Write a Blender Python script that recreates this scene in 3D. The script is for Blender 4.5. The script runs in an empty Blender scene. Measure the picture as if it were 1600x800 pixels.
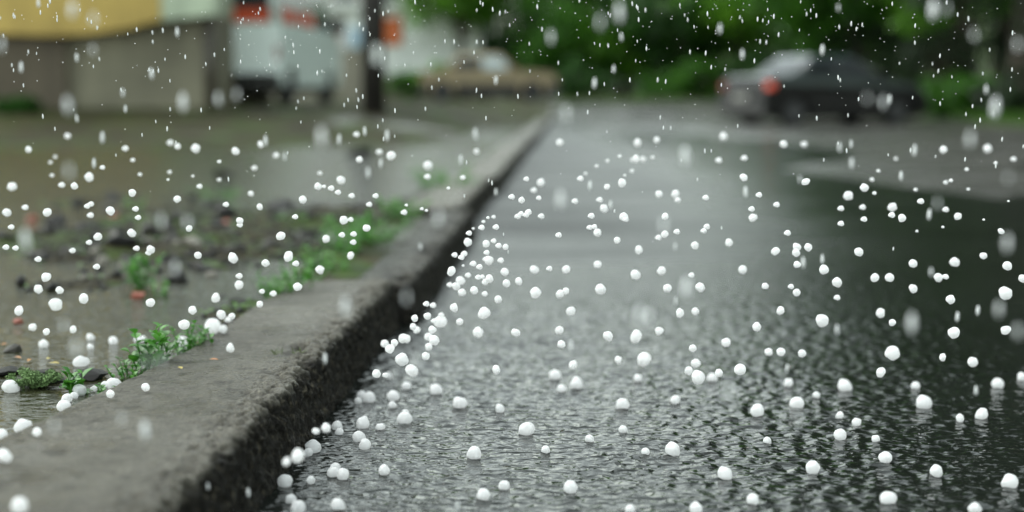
import bpy, bmesh, math, random
import numpy as np
from mathutils import Vector, Matrix, Euler

R = math.radians
SC = bpy.context.scene
COL = SC.collection
rng = np.random.default_rng(7)
random.seed(7)

# ------------------------------------------------------------------ camera
CAM_H = 0.60
PITCH = math.atan(250 / 2222.22)
cam_d = bpy.data.cameras.new("camera")
cam = bpy.data.objects.new("camera", cam_d)
COL.objects.link(cam)
cam.location = (0, 0, CAM_H)
cam.rotation_euler = (R(90) - PITCH, 0, 0)
cam_d.sensor_width = 36
cam_d.lens = 50
cam_d.clip_start = 0.05
cam_d.clip_end = 1500
cam_d.dof.use_dof = True
cam_d.dof.focus_distance = 2.42
cam_d.dof.aperture_fstop = 1.55
SC.camera = cam

# ------------------------------------------------------------------ sky, sun, exposure
SUN_EL, SUN_AZ = R(52), R(-66)          # azimuth measured from +Y towards +X
world = bpy.data.worlds.new("World")
SC.world = world
world.use_nodes = True
nt = world.node_tree
nt.nodes.clear()
sky = nt.nodes.new("ShaderNodeTexSky")
sky.sky_type = 'NISHITA'
sky.sun_disc = False
sky.sun_elevation = SUN_EL
sky.sun_rotation = SUN_AZ
sky.air_density = 2.0
sky.dust_density = 1.0
sky.ozone_density = 1.0
hs = nt.nodes.new("ShaderNodeHueSaturation")
hs.inputs['Saturation'].default_value = 0.18
bgn = nt.nodes.new("ShaderNodeBackground")
bgn.inputs['Strength'].default_value = 0.15
wo = nt.nodes.new("ShaderNodeOutputWorld")
nt.links.new(sky.outputs[0], hs.inputs['Color'])
tint = nt.nodes.new("ShaderNodeMix"); tint.data_type = 'RGBA'; tint.blend_type = 'MULTIPLY'
tint.inputs[0].default_value = 1.0; tint.inputs[7].default_value = (.925, 1.0, .965, 1)
nt.links.new(hs.outputs[0], tint.inputs[6])
nt.links.new(tint.outputs[2], bgn.inputs['Color'])
nt.links.new(bgn.outputs[0], wo.inputs['Surface'])

sd = bpy.data.lights.new("sun", 'SUN')
sd.energy = 1.0
sd.angle = R(50)
sd.color = (1.0, 0.97, 0.92)
sun = bpy.data.objects.new("sun", sd)
COL.objects.link(sun)
sv = Vector((math.sin(SUN_AZ) * math.cos(SUN_EL), math.cos(SUN_AZ) * math.cos(SUN_EL), math.sin(SUN_EL)))
sun.rotation_euler = sv.to_track_quat('Z', 'Y').to_euler()

SC.view_settings.view_transform = 'Standard'
SC.view_settings.look = 'None'
SC.view_settings.exposure = 1.25
SC.view_settings.gamma = 1.0
SC.view_settings.use_curve_mapping = False
SC.render.engine = 'CYCLES'
SC.cycles.max_bounces = 6
SC.cycles.transparent_max_bounces = 8
SC.cycles.caustics_reflective = False
SC.cycles.caustics_refractive = False
SC.cycles.use_denoising = True

# ------------------------------------------------------------------ helpers
FPX = 2222.22
cP, sP = math.cos(PITCH), math.sin(PITCH)
def ray(px, py):
    a, b = (px - 800) / FPX, (400 - py) / FPX
    return Vector((a, cP + b * sP, -sP + b * cP))      # unit step along the optical axis
def on_plane(px, py, z):
    d = ray(px, py); t = (z - CAM_H) / d.z
    return Vector((d.x * t, d.y * t, z))
def at_depth(px, py, t):
    d = ray(px, py)
    return Vector((d.x * t, d.y * t, CAM_H + d.z * t))
def at_y(px, py, Y):
    d = ray(px, py); t = Y / d.y
    return Vector((d.x * t, Y, CAM_H + d.z * t))

def tag(o, label=None, cat=None, group=None, kind=None):
    if label: o["label"] = label
    if cat: o["category"] = cat
    if group: o["group"] = group
    if kind: o["kind"] = kind
    return o
def empty(name, loc=(0, 0, 0), rz=0.0):
    o = bpy.data.objects.new(name, None)
    o.empty_display_size = 0.1
    COL.objects.link(o); o.location = loc; o.rotation_euler = (0, 0, rz)
    return o
def mesh_np(name, V, F, smooth=False):
    """V (n,3), F (m,k) arrays -> mesh data"""
    V = np.asarray(V, np.float32); F = np.asarray(F, np.int32)
    me = bpy.data.meshes.new(name)
    me.vertices.add(len(V)); me.vertices.foreach_set("co", V.ravel())
    m, k = F.shape
    me.loops.add(m * k); me.loops.foreach_set("vertex_index", F.ravel())
    me.polygons.add(m)
    me.polygons.foreach_set("loop_start", np.arange(0, m * k, k, dtype=np.int32))
    me.polygons.foreach_set("loop_total", np.full(m, k, np.int32))
    if smooth: me.polygons.foreach_set("use_smooth", np.ones(m, bool))
    me.update(calc_edges=True); me.validate()
    return me
def link(name, me, mat=None, parent=None, loc=None):
    o = bpy.data.objects.new(name, me)
    COL.objects.link(o)
    if mat is not None and len(me.materials) == 0: me.materials.append(mat)
    if parent is not None: o.parent = parent
    if loc is not None: o.location = loc
    return o
def from_bm(name, bm, mat=None, parent=None, smooth=False, loc=None):
    me = bpy.data.meshes.new(name)
    bmesh.ops.recalc_face_normals(bm, faces=bm.faces)
    if smooth:
        for f in bm.faces: f.smooth = True
    bm.to_mesh(me); bm.free()
    return link(name, me, mat, parent, loc)
def copy_tree(o, parent=None):
    c = o.copy(); COL.objects.link(c)
    if parent is not None: c.parent = parent
    for ch in [x for x in bpy.data.objects if x.parent == o]: copy_tree(ch, c)
    return c
def bm_box(bm, x0, x1, y0, y1, z0, z1, bev=0.0):
    vs = [bm.verts.new(p) for p in ((x0,y0,z0),(x1,y0,z0),(x1,y1,z0),(x0,y1,z0),(x0,y0,z1),(x1,y0,z1),(x1,y1,z1),(x0,y1,z1))]
    fs = [bm.faces.new([vs[i] for i in q]) for q in ((0,3,2,1),(4,5,6,7),(0,1,5,4),(1,2,6,5),(2,3,7,6),(3,0,4,7))]
    if bev:
        es = list({e for f in fs for e in f.edges})
        bmesh.ops.bevel(bm, geom=es, offset=bev, segments=2, profile=0.5, affect='EDGES')
def box(name, x0, x1, y0, y1, z0, z1, mat, parent=None, bev=0.0):
    bm = bmesh.new(); bm_box(bm, x0, x1, y0, y1, z0, z1, bev)
    return from_bm(name, bm, mat, parent)
def prism_xz(name, pts, y0, y1, mat, parent=None, bev=0.0, smooth=False):
    bm = bmesh.new()
    a = [bm.verts.new((x, y0, z)) for x, z in pts]; b = [bm.verts.new((x, y1, z)) for x, z in pts]
    n = len(pts)
    bm.faces.new(a); bm.faces.new(b[::-1])
    for i in range(n): bm.faces.new((a[i], b[i], b[(i+1) % n], a[(i+1) % n]))
    if bev:
        es = [e for e in bm.edges]
        bmesh.ops.bevel(bm, geom=es, offset=bev, segments=3, profile=0.5, affect='EDGES', clamp_overlap=True)
    return from_bm(name, bm, mat, parent, smooth)
def tube(bm, pts, radii, seg=8, cap=True):
    rings = []
    n = len(pts)
    for i, p in enumerate(pts):
        p = Vector(p)
        d = (Vector(pts[min(i+1, n-1)]) - Vector(pts[max(i-1, 0)])).normalized()
        u = d.cross(Vector((0, 1, 0)) if abs(d.y) < .9 else Vector((1, 0, 0))).normalized(); v = d.cross(u)
        rings.append([bm.verts.new(p + (u * math.cos(2*math.pi*k/seg) + v * math.sin(2*math.pi*k/seg)) * radii[i]) for k in range(seg)])
    for a, b in zip(rings, rings[1:]):
        for k in range(seg): bm.faces.new((a[k], a[(k+1) % seg], b[(k+1) % seg], b[k]))
    if cap:
        bm.faces.new(rings[0][::-1]); bm.faces.new(rings[-1])

def _h(ix, iy, s):
    n = (ix.astype(np.int64) * 374761393 + iy.astype(np.int64) * 668265263 + s * 974711) & 0x7fffffff
    n = ((n ^ (n >> 13)) * 1274126177) & 0x7fffffff
    return ((n ^ (n >> 16)) & 0xffff) / 65535.0
def vn(x, y, s=0):
    x = np.asarray(x, float); y = np.asarray(y, float)
    ix, iy = np.floor(x), np.floor(y); fx, fy = x - ix, y - iy
    fx = fx*fx*fx*(fx*(fx*6-15)+10); fy = fy*fy*fy*(fy*(fy*6-15)+10)
    a, b, c, d = _h(ix, iy, s), _h(ix+1, iy, s), _h(ix, iy+1, s), _h(ix+1, iy+1, s)
    return (a*(1-fx)+b*fx)*(1-fy) + (c*(1-fx)+d*fx)*fy
def fbm(x, y, s=0, o=4):
    r = 0; a = .5; t = 0
    for k in range(o):
        r = r + a * vn(x * 2**k + 17.3*k, y * 2**k - 9.1*k, s + k); t += a; a *= .5
    return r / t - .5
def sst(a, b, x):
    t = np.clip((np.asarray(x, float) - a) / (b - a), 0, 1); return t*t*(3-2*t)

# ------------------------------------------------------------------ materials
class M:
    def __init__(s, name):
        s.m = bpy.data.materials.new(name); s.m.use_nodes = True
        s.t = s.m.node_tree; s.b = s.t.nodes['Principled BSDF']
        s.co = s.t.nodes.new("ShaderNodeTexCoord")
    def n(s, kind, **kw):
        nd = s.t.nodes.new(kind)
        for k, v in kw.items(): setattr(nd, k, v)
        return nd
    def noise(s, scale, detail=5, rough=.55, coord='Object', stretch=None):
        nd = s.n("ShaderNodeTexNoise")
        nd.inputs['Scale'].default_value = scale; nd.inputs['Detail'].default_value = detail
        nd.inputs['Roughness'].default_value = rough
        if stretch:
            mp = s.n("ShaderNodeMapping"); mp.inputs['Scale'].default_value = stretch
            s.t.links.new(s.co.outputs[coord], mp.inputs[0]); s.t.links.new(mp.outputs[0], nd.inputs['Vector'])
        else: s.t.links.new(s.co.outputs[coord], nd.inputs['Vector'])
        return nd.outputs['Fac']
    def ramp(s, fac, stops):
        r = s.n("ShaderNodeValToRGB")
        while len(r.color_ramp.elements) < len(stops): r.color_ramp.elements.new(.5)
        for e, (p, c) in zip(r.color_ramp.elements, stops):
            e.position = p; e.color = (*c, 1) if not np.isscalar(c) else (c, c, c, 1)
        s.t.links.new(fac, r.inputs[0]); return r.outputs[0]
    def mix(s, fac, a, b, mode='MIX'):
        m = s.n("ShaderNodeMix", data_type='RGBA', blend_type=mode)
        for sock, v in ((m.inputs[0], fac), (m.inputs[6], a), (m.inputs[7], b)):
            if hasattr(v, 'is_linked'): s.t.links.new(v, sock)
            elif isinstance(v, tuple): sock.default_value = (*v, 1)
            else: sock.default_value = v
        return m.outputs[2]
    def math(s, op, a, b=0.0):
        m = s.n("ShaderNodeMath", operation=op)
        for sock, v in zip(m.inputs, (a, b)):
            if hasattr(v, 'is_linked'): s.t.links.new(v, sock)
            else: sock.default_value = v
        return m.outputs[0]
    def set(s, **kw):
        for k, v in kw.items():
            sock = s.b.inputs[k.replace('_', ' ')]
            if hasattr(v, 'is_linked'): s.t.links.new(v, sock)
            elif isinstance(v, tuple): sock.default_value = (*v, 1)
            else: sock.default_value = v
        return s
    def bump(s, h, strength=.5, dist=.01, prev=None):
        b = s.n("ShaderNodeBump"); b.inputs['Strength'].default_value = strength; b.inputs['Distance'].default_value = dist
        s.t.links.new(h, b.inputs['Height'])
        if prev is not None: s.t.links.new(prev, b.inputs['Normal'])
        s.t.links.new(b.outputs[0], s.b.inputs['Normal']); return b.outputs[0]

def plain(name, col, rough=.5, metal=0.0, var=.12, scale=6, **kw):
    m = M(name)
    f = m.noise(scale, 4)
    lo = tuple(c * (1 - var) for c in col); hi = tuple(min(1, c * (1 + var)) for c in col)
    m.set(Base_Color=m.ramp(f, [(.3, lo), (.7, hi)]), Roughness=rough, Metallic=metal, **kw)
    return m.m

MAT = {}
# concrete of the kerb
m = M("kerb concrete")
big = m.noise(3.2, 6, .6); mid = m.noise(22, 6, .65); fine = m.noise(260, 3, .6)
base = m.ramp(big, [(.30, (.050, .045, .029)), (.5, (.094, .086, .061)), (.72, (.165, .155, .125))])
spk = m.ramp(fine, [(.36, .25), (.5, .95), (.66, 1.9)])
c = m.mix(.75, base, spk, 'MULTIPLY')
c = m.mix(m.ramp(mid, [(.48, 0.), (.68, .6)]), c, (.028, .024, .014))
sx = m.n("ShaderNodeSeparateXYZ"); m.t.links.new(m.co.outputs['Object'], sx.inputs[0])
z = m.math('ADD', sx.outputs['Z'], m.math('MULTIPLY', m.math('SUBTRACT', mid, .5), .05))
geo = m.n('ShaderNodeNewGeometry')
c = m.mix(m.math('MULTIPLY', m.ramp(geo.outputs['Pointiness'], [(.51, 0.), (.60, 1.)]), .65), c, (.24, .225, .185))
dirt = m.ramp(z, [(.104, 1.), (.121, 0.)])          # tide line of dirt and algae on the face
dirt_glints = m.ramp(m.noise(70, 5, .7), [(.38, (.004, .0035, .0024)), (.56, (.014, .0125, .0085)), (.67, (.10, .088, .062))])  # dark dirt colours; the palest spots are wet glints painted in
c = m.mix(dirt, c, dirt_glints)
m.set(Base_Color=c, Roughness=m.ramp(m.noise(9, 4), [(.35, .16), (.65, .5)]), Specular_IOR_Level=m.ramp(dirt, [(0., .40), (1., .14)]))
p1 = m.bump(m.noise(95, 5, .75), 1.0, .013)
m.bump(fine, .6, .003, p1)
MAT['kerb'] = m.m
# asphalt
m = M("wet asphalt")
big = m.noise(.55, 5, .6); fine = m.noise(140, 4, .7)
c = m.ramp(big, [(.35, (.050, .050, .046)), (.65, (.085, .083, .076))])
c = m.mix(.7, c, m.ramp(fine, [(.3, .4), (.7, 1.6)]), 'MULTIPLY')
m.set(Base_Color=c, Roughness=m.ramp(m.noise(1.4, 4), [(.35, .16), (.7, .42)]))
m.bump(fine, .4, .006)
MAT['asphalt'] = m.m
# flood water of the road
m = M("rippled flood water")
c = m.ramp(m.noise(.8, 4), [(.35, (.006, .0075, .006)), (.65, (.013, .0155, .013))])
sx = m.n("ShaderNodeSeparateXYZ"); m.t.links.new(m.co.outputs['Object'], sx.inputs[0])
calm = m.ramp(m.math('ADD', m.math('MULTIPLY', sx.outputs['X'], .3), m.math('MULTIPLY', m.noise(1.6, 3), .3)), [(.20, 1.), (.68, .36)])
p = m.bump(m.math('MULTIPLY', m.noise(40, 1.5, .5, stretch=(.75, 1.2, 1)), calm), 1.0, .0080)
m.bump(m.math('MULTIPLY', m.noise(75, 0, .5, stretch=(.7, 1.25, 1)), calm), 1.0, .0022, p)
far = m.math('MULTIPLY', m.ramp(m.math('MULTIPLY', sx.outputs['Y'], .1), [(.30, 0.), (.62, 1.)]), m.ramp(m.noise(.9, 4, stretch=(.5, 1.6, 1)), [(.3, .30), (.7, .52)]))
m.set(Base_Color=c, Roughness=m.math('ADD', m.math('MULTIPLY', far, calm), .035), IOR=1.333)
MAT['flood'] = m.m
# puddle of the lot
m = M("muddy puddle water")
c = m.ramp(m.noise(1.3, 5), [(.3, (.016, .018, .008)), (.7, (.034, .034, .017))])
m.set(Base_Color=c, Roughness=.04, IOR=1.333)
m.bump(m.noise(55, 3, .55, stretch=(.6, 1.1, 1)), 1.0, .0060)
MAT['puddle'] = m.m
# mud
m = M("wet mud")
big = m.noise(1.1, 6, .6); mid = m.noise(14, 6, .7); fine = m.noise(110, 4, .7)
c = m.ramp(big, [(.3, (.014, .012, .005)), (.55, (.038, .033, .015)), (.75, (.062, .055, .028))])
c = m.mix(.9, c, m.ramp(mid, [(.35, .18), (.68, 1.6)]), 'MULTIPLY')
c = m.mix(m.ramp(m.noise(2.3, 5, .65), [(.50, 0.), (.60, .9)]), c, m.ramp(mid, [(.3, (.010, .022, .003)), (.7, (.050, .095, .012))]))
c = m.mix(m.ramp(m.noise(3.1, 5, .6), [(.30, .85), (.42, 0.)]), c, (.008, .0075, .006))
c = m.mix(m.ramp(fine, [(.62, 0.), (.7, .8)]), c, (.09, .08, .055))
m.set(Base_Color=c, Roughness=m.mix(m.ramp(m.noise(.35, 4), [(.55, 0.), (.66, 1.)]), m.ramp(mid, [(.3, .55), (.65, .95)]), (.2, .2, .2)), Specular_IOR_Level=.12)
p = m.bump(mid, .7, .02); m.bump(fine, .5, .005, p)
MAT['mud'] = m.m
# verge
m = M("grassy earth")
c = m.ramp(m.noise(1.2, 6, .6), [(.35, (.035, .045, .012)), (.6, (.06, .11, .02)), (.8, (.07, .07, .03))])
m.set(Base_Color=c, Roughness=.8); m.bump(m.noise(30, 5), .8, .05)
MAT['verge'] = m.m
def leafmat(name, lo, hi, rough=.35, trans=.35, scale=1.2):
    m = M(name)
    f = m.noise(scale, 3)
    c = m.ramp(f, [(.35, lo), (.65, hi)])
    m.set(Base_Color=c, Roughness=rough)
    tr = m.n("ShaderNodeBsdfTranslucent"); m.t.links.new(c, tr.inputs[0])
    ms = m.n("ShaderNodeMixShader"); ms.inputs[0].default_value = trans
    out = m.t.nodes['Material Output']
    m.t.links.new(m.b.outputs[0], ms.inputs[1]); m.t.links.new(tr.outputs[0], ms.inputs[2])
    m.t.links.new(ms.outputs[0], out.inputs[0])
    return m.m
MAT['leaf_dark'] = leafmat("dark foliage", (.013, .048, .007), (.045, .155, .016), .45, .45, scale=.5)
MAT['leaf_mid'] = leafmat("green foliage", (.034, .125, .010), (.09, .27, .02), .45, .5, scale=.5)
MAT['leaf_light'] = leafmat("fresh foliage", (.075, .23, .014), (.17, .40, .028), .45, .5, scale=.6)
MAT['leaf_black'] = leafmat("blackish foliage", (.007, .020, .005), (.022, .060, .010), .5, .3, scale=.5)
MAT['weed'] = leafmat("weed leaf", (.035, .15, .014), (.09, .29, .03), .35, .35, 30)
MAT['grass'] = leafmat("grass blade", (.05, .12, .02), (.11, .23, .04), .5, .3, 12)
MAT['drygrass'] = leafmat("dull grass blade", (.06, .08, .03), (.10, .12, .05), .5, .3, 40)
MAT['bark'] = plain("bark", (.055, .045, .032), .85, var=.4, scale=14)
MAT['moss'] = plain("moss", (.12, .20, .07), .95, var=.45, scale=60)
m = M("wet stone")
c = m.ramp(m.noise(18, 6, .65), [(.3, (.018, .017, .014)), (.55, (.045, .042, .034)), (.75, (.10, .095, .08))])
m.set(Base_Color=c, Roughness=m.ramp(m.noise(30, 3), [(.3, .3), (.7, .6)]), Specular_IOR_Level=.25); m.bump(m.noise(90, 5, .7), .6, .006)
MAT['stone'] = m.m
m = M("dark clinker")
c = m.ramp(m.noise(22, 6, .65), [(.3, (.006, .006, .0055)), (.6, (.018, .0175, .016)), (.8, (.06, .056, .05))])
m.set(Base_Color=c, Roughness=.45, Specular_IOR_Level=.2); m.bump(m.noise(80, 5, .7), .7, .008)
MAT['clinker'] = m.m
m = M("pale wet stone")
c = m.ramp(m.noise(15, 6, .65), [(.3, (.11, .10, .08)), (.7, (.26, .24, .20))])
m.set(Base_Color=c, Roughness=.4); m.bump(m.noise(90, 5, .7), .5, .005)
MAT['palestone'] = m.m
m = M("broken brick")
c = m.ramp(m.noise(25, 6, .65), [(.3, (.16, .035, .02)), (.7, (.36, .095, .05))])
m.set(Base_Color=c, Roughness=.5); m.bump(m.noise(90, 5, .7), .5, .005)
MAT['brick'] = m.m
MAT['leaf_orange'] = leafmat("fallen leaf orange", (.30, .10, .02), (.42, .20, .04), .4, .2, 30)
MAT['leaf_yellow'] = leafmat("fallen leaf yellow", (.34, .26, .04), (.45, .38, .08), .4, .2, 30)
# ice
m = M("hail ice")
f = m.noise(90, 3, .5)
m.set(Base_Color=m.ramp(f, [(.3, (.90, .90, .91)), (.7, (.95, .95, .95))]), Roughness=.28, IOR=1.31,
      Subsurface_Weight=.5, Subsurface_Scale=.01)
m.b.inputs['Subsurface Radius'].default_value = (1, 1, 1)
m.bump(m.noise(160, 3), .25, .002)
tr = m.n("ShaderNodeBsdfTranslucent"); tr.inputs[0].default_value = (.95, .95, .95, 1)
ms = m.n("ShaderNodeMixShader"); ms.inputs[0].default_value = .55
m.t.links.new(m.b.outputs[0], ms.inputs[1]); m.t.links.new(tr.outputs[0], ms.inputs[2])
m.t.links.new(ms.outputs[0], m.t.nodes['Material Output'].inputs[0])
MAT['hail'] = m.m
m = M("rain drop")
m.set(Base_Color=(.86, .88, .88), Roughness=.15, IOR=1.333, Transmission_Weight=.12)
MAT['drop'] = m.m
# buildings and cars
def wallmat(name, col, var=.18, streak=.5):
    m = M(name)
    f = m.noise(.9, 6, .6); s_ = m.noise(2.5, 4, .6, stretch=(1.6, 1.6, .12))
    lo = tuple(x * (1 - var) for x in col); hi = tuple(min(1, x * (1 + var)) for x in col)
    c = m.ramp(f, [(.3, lo), (.7, hi)])
    c = m.mix(streak, c, m.ramp(s_, [(.35, .55), (.62, 1.)]), 'MULTIPLY')
    m.set(Base_Color=c, Roughness=.75); m.bump(m.noise(25, 5), .3, .01)
    return m.m
MAT['ochre'] = wallmat("ochre render", (.50, .36, .10))
MAT['palegreen'] = wallmat("pale green render", (.46, .54, .40))
MAT['plinth_dark'] = wallmat("brown plinth render", (.105, .086, .058))
MAT['plinth'] = wallmat("grey plinth render", (.19, .18, .125), .3)
MAT['pipe'] = plain("brown painted pipe", (.05, .042, .032), .4)
MAT['apart'] = wallmat("beige grey block wall", (.30, .28, .22))
MAT['kiosk'] = wallmat("white kiosk panel", (.84, .88, .85), .08, .25)
MAT['fascia'] = plain("dark fascia", (.045, .04, .036), .5)
MAT['orange'] = plain("orange board", (.62, .13, .02), .4)
MAT['red'] = plain("red board", (.50, .06, .035), .4)
MAT['blueboard'] = plain("pale blue board", (.42, .58, .70), .4)
MAT['glass'] = plain("dark window glass", (.02, .025, .026), .06, var=.05)
MAT['wood'] = plain("tarred pole wood", (.016, .014, .012), .6, var=.4, scale=10)
MAT['vanwhite'] = plain("white van paint", (.84, .95, .92), .25, var=.04)
MAT['curtain'] = plain("red curtain", (.60, .085, .03), .8, var=.25)
MAT['rubber'] = plain("tyre rubber", (.014, .014, .014), .7)
MAT['rim'] = plain("dull grey rim", (.06, .062, .065), .5)
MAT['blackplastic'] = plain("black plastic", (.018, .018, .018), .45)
MAT['sheenpaint'] = plain("car paint with sky sheen", (.06, .078, .084), .2, var=.05, Coat_Weight=1.0, Coat_Roughness=.05)  # sky reflection on the black car's upper surfaces, put into a paler colour
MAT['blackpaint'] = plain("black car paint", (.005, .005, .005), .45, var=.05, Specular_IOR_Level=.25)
MAT['sky_sheen'] = plain("misted window glass", (.42, .50, .52), .3)  # pale colour stands for sky reflected in the glass
MAT['tanpaint'] = plain("beige car paint", (.30, .235, .125), .35, var=.08, Coat_Weight=.4)
MAT['taillens'] = plain("red lamp lens", (.22, .02, .015), .15, var=.1)
MAT['lens'] = plain("clear lamp lens", (.55, .58, .58), .1)
MAT['plate'] = plain("blank number plate", (.22, .22, .20), .4)
MAT['trim'] = plain("steel trim", (.45, .46, .46), .3, 1.0)
m = M("tail lamp lit")
m.set(Base_Color=(.6, .06, .03), Roughness=.2, Emission_Color=(1.0, .16, .08), Emission_Strength=.09)
MAT['taillit'] = m.m
MAT['carglass'] = plain("car glass", (.03, .036, .038), .12, var=.03, Specular_IOR_Level=.25)

# ------------------------------------------------------------------ terrain
def kx(D): return -.45 + .0425 * np.asarray(D, float)
def backrise(D): return .40 * sst(31, 39, D)
KW = .275
def z_lot(X, D):
    u = -(X - kx(D))                                   # metres left of the kerb foot
    z = .066 + .055 * fbm(X * .55 + 3, D * .35, 3, 3) + .075 * fbm(X * 2.6, D * 2.1, 8, 5) + .012 * fbm(X * 14, D * 14, 5, 3)
    z = z + .045 * fbm(X * 7, D * 5, 61, 4) * np.exp(-(((X + 1.25) / .8) ** 2 + ((D - 5.2) / 1.6) ** 2))
    z = z + .05 * np.exp(-(((X + 1.3) / .55) ** 2 + ((D - 5.2) / .9) ** 2))        # rubble mound
    z = z + .035 * np.exp(-(((X + .93) / .16) ** 2 + ((D - 2.56) / .12) ** 2))     # dark hump by the near kerb
    z = z + .022 * np.exp(-((u - .30) / .10) ** 2) * (.35 + 1.3 * vn(D * 1.4, 0 * D, 21)) * sst(2.2, 3.0, D)
    z = z + .035 * fbm(X * .4, D * 1.1, 91, 3) * sst(5.5, 8, D)
    rise = np.clip(.03 * (D - 13), 0, .37) * sst(.5, 2.8, u)
    rise = np.maximum(rise, backrise(D) - .03)
    rise = rise + .22 * np.clip(np.asarray(D, float) - 72, 0, 14)
    z = z - .016 * sst(6.5, 8.5, D) * (1 - sst(12, 14, D))
    return z + rise
def z_road(X, D):
    u = X - kx(D)
    z = -.035 + .037 * sst(1.5, 3.5, u) + .06 * sst(3.5, 8, u) + .012 * sst(12, 20, D)
    z = z + .13 * fbm(X * .4, D * .19, 31, 3) * sst(7, 14, D) + .014 * fbm(X * 2.2, D * .5, 33, 3)
    return z + backrise(D)
def z_verge(X, D):
    return .10 + .10 * fbm(X * .8, D * .8, 41, 4) + .02 * fbm(X * 5, D * 5, 44, 3) + backrise(D) + .16 * np.clip(X - kx(D) - 10.5, 0, 18) + .22 * np.clip(np.asarray(D, float) - 56, 0, 24)

def sheet(name, us, Ds, zf, side, mat, smooth=True, skirt=''):
    U, D = np.meshgrid(us, Ds)
    X = kx(D) + side * U
    Z = np.array(zf(X, D))
    if 'u' in skirt: Z[:, 0] -= .6
    if 'd' in skirt: Z[0, :] -= .6
    n, k = U.shape
    V = np.stack([X, D, Z], -1).reshape(-1, 3)
    i = np.arange(n * k).reshape(n, k)
    F = np.stack([i[:-1, :-1], i[:-1, 1:], i[1:, 1:], i[1:, :-1]], -1).reshape(-1, 4)
    if side < 0: F = F[:, ::-1]
    return link(name, mesh_np(name, V, F, smooth), mat)

us = np.concatenate([np.arange(.10, 3, .03), np.geomspace(3, 90, 70)])
Ds = np.concatenate([np.arange(-3, 1.2, .3), np.arange(1.2, 8, .04), np.geomspace(8, 42, 150), np.geomspace(43, 400, 40)])
tag(sheet("muddy_ground", us, Ds, z_lot, -1, MAT['mud']), kind="structure")
us = np.arange(-.1, 8.75, .10)
Ds = np.arange(-3, 42.6, .12)
tag(sheet("road", us, Ds, z_road, 1, MAT['asphalt']), kind="structure")
us = np.concatenate([[8.39], np.arange(8.4, 14, .15), np.geomspace(14, 90, 40)])
Ds = np.arange(-3, 42.7, .3)
tag(sheet("grass_verge", us, Ds, z_verge, 1, MAT['verge'], skirt='u'), kind="structure")
us = np.concatenate([np.arange(-.1, 20, .4), np.geomspace(20, 90, 30)])
Ds = np.concatenate([[41.99], np.arange(42.0, 60, .4), np.geomspace(60, 400, 40)])
tag(sheet("wooded_ground", us, Ds, lambda X, D: z_verge(X, D) + .004, 1, MAT['verge'], skirt='d'), kind="structure")

# rippled flood water on the road: true short waves near the camera, bump for the finest
def waves(X, D, seed, n, lmin, lmax, slope):
    r = np.random.default_rng(seed); z = np.zeros_like(X)
    for _ in range(n):
        lam = math.exp(r.uniform(math.log(lmin), math.log(lmax))); th = r.uniform(0, 2 * math.pi); k = 2 * math.pi / lam
        wx = X + .012 * np.sin(D * 23 + r.uniform(0, 6)); 
        z += slope / k * math.sqrt(2.0 / n) * np.sin(k * (wx * math.cos(th) + D * math.sin(th)) + r.uniform(0, 6.28))
    return z
us = np.concatenate([np.arange(-.02, 2.2, .0062), np.arange(2.2, 6.2, .05)])
Ds = np.concatenate([np.arange(-2.5, 1.6, .1), np.arange(1.6, 4.0, .0062), np.arange(4.0, 4.6, .012), np.geomspace(4.6, 34, 260)])
def z_flood(X, D):
    amp = sst(1.5, 1.8, D) * (1 - sst(3.6, 4.6, D)) * (1 - sst(1.9, 2.2, X - kx(D)))
    patch = .45 + .9 * vn(X * 2.1, D * 2.1, 77)
    z = waves(X, D, 5, 90, .015, .055, .175) * patch * (1 - .55 * sst(.7, 1.5, X))
    r = np.random.default_rng(23)
    for _ in range(110):                                # rings where drops have struck
        d0 = r.uniform(1.75, 3.9); x0 = r.uniform(float(kx(d0)) + .02, 1.5); r0 = r.uniform(.006, .05); q = np.hypot(X - x0, D - d0)
        m_ = q < r0 + .04
        z[m_] += .0019 * r.uniform(.5, 1.2) * np.cos((q[m_] - r0) * 2 * np.pi / .014) * np.exp(-((q[m_] - r0) / .010) ** 2)
    return z * amp
tag(sheet("flood_water", us, Ds, z_flood, 1, MAT['flood']), kind="structure")
us = np.concatenate([np.arange(.15, 2, .02), np.geomspace(2, 40, 50)])
Ds = np.concatenate([np.arange(-2.5, 1.6, .1), np.arange(1.6, 4.6, .025), np.geomspace(4.6, 22, 120)])
tag(sheet("puddle_water", us, Ds, lambda X, D: .088 + waves(X, D, 9, 40, .03, .12, .075) * (.3 + 1.1 * vn(X * 3, D * 3, 71)) * (1 - sst(3.6, 4.6, D)), -1, MAT['puddle']), kind="structure")

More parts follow.
